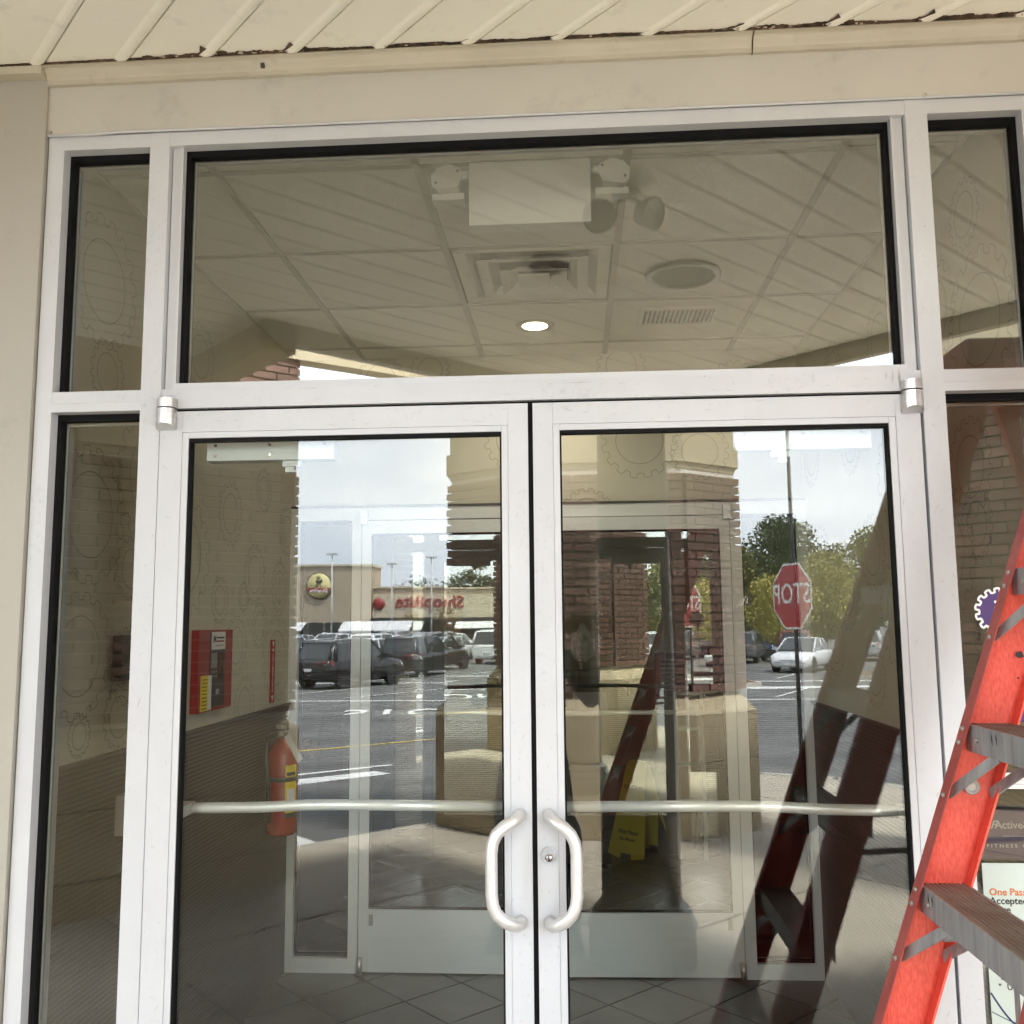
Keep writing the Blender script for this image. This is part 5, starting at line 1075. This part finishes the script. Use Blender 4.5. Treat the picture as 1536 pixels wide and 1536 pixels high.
    for wx in P['wb']:
        for sy in (-1, 1):
            r = P['wr']; y0 = sy*(W-.13)
            MB().lathe([(r*.62, -.10), (r*.93, -.11), (r, -.07), (r, .07), (r*.93, .11), (r*.62, .10)], (wx, y0, r), 'Y', 20).build('tyre', m_tyre, root)
            rm = MB(); yy = y0+sy*.085; rm.lathe([(r*.66, 0), (r*.60, .012*sy), (r*.57, -.02*sy)], (wx, yy, r), 'Y', 20)
            for k_ in range(5):
                a = 2*math.pi*k_/5; ca, sa = math.cos(a), math.sin(a); pa_, pb_ = -sa, ca
                q_ = lambda rr_, ww: [(wx+rr_*ca+pa_*ww, yy, r+rr_*sa+pb_*ww), (wx+rr_*ca-pa_*ww, yy, r+rr_*sa-pb_*ww)]
                A_ = q_(r*.08, r*.10)+q_(r*.6, r*.12)[::-1]; rm.hexa(A_, [(x, y+.02*sy, z) for x, y, z in A_])
            rm.build('rim', m_rim, root)
            ar_ = MB(); ar_.lathe([(r*1.14, .0), (r*1.02, .015*sy), (r*1.0, -.1*sy)], (wx, sy*W*.985, r+.01), 'Y', 20); ar_.build('wheel_arch', m_tyre, root)
    for sy in (-1, 1):
        MB().hexa([(-L+.02, sy*W*.5, bt-.24), (-L+.02, sy*W*.84, bt-.22), (-L+.02, sy*W*.84, bt-.05), (-L+.02, sy*W*.5, bt-.09)], [(-L-.02, sy*W*.5, bt-.24), (-L+.30, sy*W*.985, bt-.20), (-L+.30, sy*W*.97, bt-.06), (-L-.02, sy*W*.5, bt-.09)]).build('tail_light', m_tail, root)
        MB().hexa([(L-.20, sy*W*.48, hd_-.34), (L-.42, sy*W*.90, hd_-.28), (L-.48, sy*W*.90, hd_-.14), (L-.25, sy*W*.48, hd_-.26)], [(L-.06, sy*W*.48, hd_-.34), (L-.30, sy*W*.93, hd_-.28), (L-.40, sy*W*.92, hd_-.14), (L-.12, sy*W*.48, hd_-.24)]).build('headlight', m_head, root)
        MB().hexa([(xd-.25, sy*W*.93, bt+.02), (xd-.12, sy*W*.93, bt+.02), (xd-.12, sy*W*.93, bt+.14), (xd-.25, sy*W*.93, bt+.14)], [(xd-.22, sy*(W+.16), bt+.03), (xd-.12, sy*(W+.16), bt+.03), (xd-.12, sy*(W+.16), bt+.13), (xd-.22, sy*(W+.16), bt+.13)]).build('mirror', bpaint, root)
    box(L-.06, L-.005, -W*.40, W*.40, .46, .56).build('grille', m_tyre, root); box(L-.02, L+.012, -.16, .16, .34, .44).build('licence_plate', m_yelsign if False else m_white, root); box(-L-.015, -L+.02, -.16, .16, .62, .72).build('licence_plate', m_white, root)
    return root
bpaint = paint('base', (.02, .02, .022))
PAINT = dict(black=paint('black', (.010, .010, .012)), white=paint('white', (.72, .73, .74)), silver=paint('silver', (.42, .43, .44)), grey=paint('grey', (.13, .135, .14)), red=paint('red', (.30, .015, .02)), blue=paint('blue', (.03, .06, .14)), pink=paint('maroon', (.20, .05, .06)))
PROTO = {}
def place(kind, x, y, hdg, color, label):
    if kind not in PROTO: o = PROTO[kind] = vehicle(kind)
    else: o = copy_tree(PROTO[kind])
    o.location = (x, y, -.6 if y < -28 else gz(y)); o.rotation_euler = (0, 0, R_(hdg)); o['label'] = label; o['group'] = 'vehicles parked in the lot'
    for c in o.children:
        for i, s_ in enumerate(c.material_slots):
            if c.data.materials[i] == bpaint: s_.link = 'OBJECT'; s_.material = PAINT[color]
    return o
# heading: angle of the front, -90 = away from the doors
place('suv', -8.0, -31.6, -62, 'black', 'black car with chrome window trim parked nearest on the left, tail to the doors')
place('suv', -6.6, -38.6, -70, 'black', 'second black car parked just behind the nearest black car')
place('van', -3.9, -46.5, -72, 'white', 'white van with red panels parked behind the black cars')
for nm, x0, x1 in (('side_graphic', -2.0, -1.1), ('side_graphic', .9, 1.5)): pass
place('suv', -13.0, -40, -68, 'silver', 'silver car parked left of the second black car'); place('sedan', -10.6, -47, -70, 'white', 'white sedan in the row behind the black cars')
place('sedan', -17.2, -48, -70, 'grey', 'grey sedan at the left of the second row'); place('suv', -14.4, -53, 110, 'white', 'white car below the cart shelter roof')
place('sedan', -19.5, -57, -70, 'black', 'black sedan behind the left light pole'); place('suv', -8.6, -55, -70, 'grey', 'grey car behind the white van on the left'); place('suv', -5.6, -58, 110, 'silver', 'silver car behind the white van on the right')
place('sedan', -12.8, -62, 110, 'white', 'white sedan in the far left row'); place('suv', -16.6, -66, 110, 'black', 'black car in the far left row'); place('sedan', -21.5, -70, 110, 'silver', 'silver sedan farthest left')
place('suv', -18.6, -38.5, -66, 'white', 'white car parked at the left edge near the pier'); place('sedan', -3.2, -64, 110, 'red', 'red sedan in the far left row')
place('sedan', 10.2, -40.5, 118, 'white', 'white sedan facing the doors right of the middle pier'); place('suv', 9.4, -50, -70, 'grey', 'grey car behind the white sedan'); place('suv', 12.4, -51, -74, 'pink', 'maroon car behind the white sedan')
place('pickup', 19.6, -52, -70, 'black', 'black pickup truck at the right of the lot'); place('suv', 16.4, -51.5, -68, 'silver', 'silver car beside the black pickup truck'); place('suv', 15.0, -39.5, 115, 'grey', 'dark grey car facing the doors beside the mulched island')
place('sedan', 9.8, -60, 110, 'silver', 'silver sedan in the far right row'); place('sedan', 13.0, -62, 110, 'blue', 'blue sedan in the far right row'); place('suv', 16.2, -64, 110, 'white', 'white car in the far right row'); place('sedan', 22.6, -60, 110, 'white', 'white sedan under the orange tree'); place('suv', 19.6, -66, 110, 'silver', 'silver car below the olive tree')
for i, (kd, x, y, c) in enumerate((('suv', -11.2, -51.5, 'white'), ('sedan', -7.6, -50.0, 'silver'), ('suv', -15.8, -44.5, 'grey'), ('sedan', -9.6, -67, 'white'), ('suv', -6.4, -70, 'white'), ('sedan', -18.8, -75, 'white'), ('suv', -14.0, -73, 'silver'), ('suv', -2.0, -54, 'silver'), ('sedan', 18.2, -58.5, 'white'), ('suv', 11.4, -68, 'white'), ('suv', 21.4, -54, 'grey'), ('sedan', 14.4, -71, 'silver'))):
    place(kd, x, y, (-70, 110)[i % 2], c, ['white car just left of the cart shelter', 'silver sedan between the second black car and the shelter', 'grey car in the left middle row', 'white sedan behind the white van', 'white car far behind the white van', 'white sedan in the last row at the left', 'silver car in the last row at the left', 'silver car at the edge of the middle pier', 'white sedan behind the black pickup truck', 'white car in the last row beside the pole', 'grey car right of the black pickup truck', 'silver sedan in the last row below the dark tree'][i])
place('sedan', 6.2, -52, -72, 'silver', 'silver sedan behind the middle pier edge'); place('suv', 7.0, -46, -72, 'white', 'white car behind the middle pier edge')
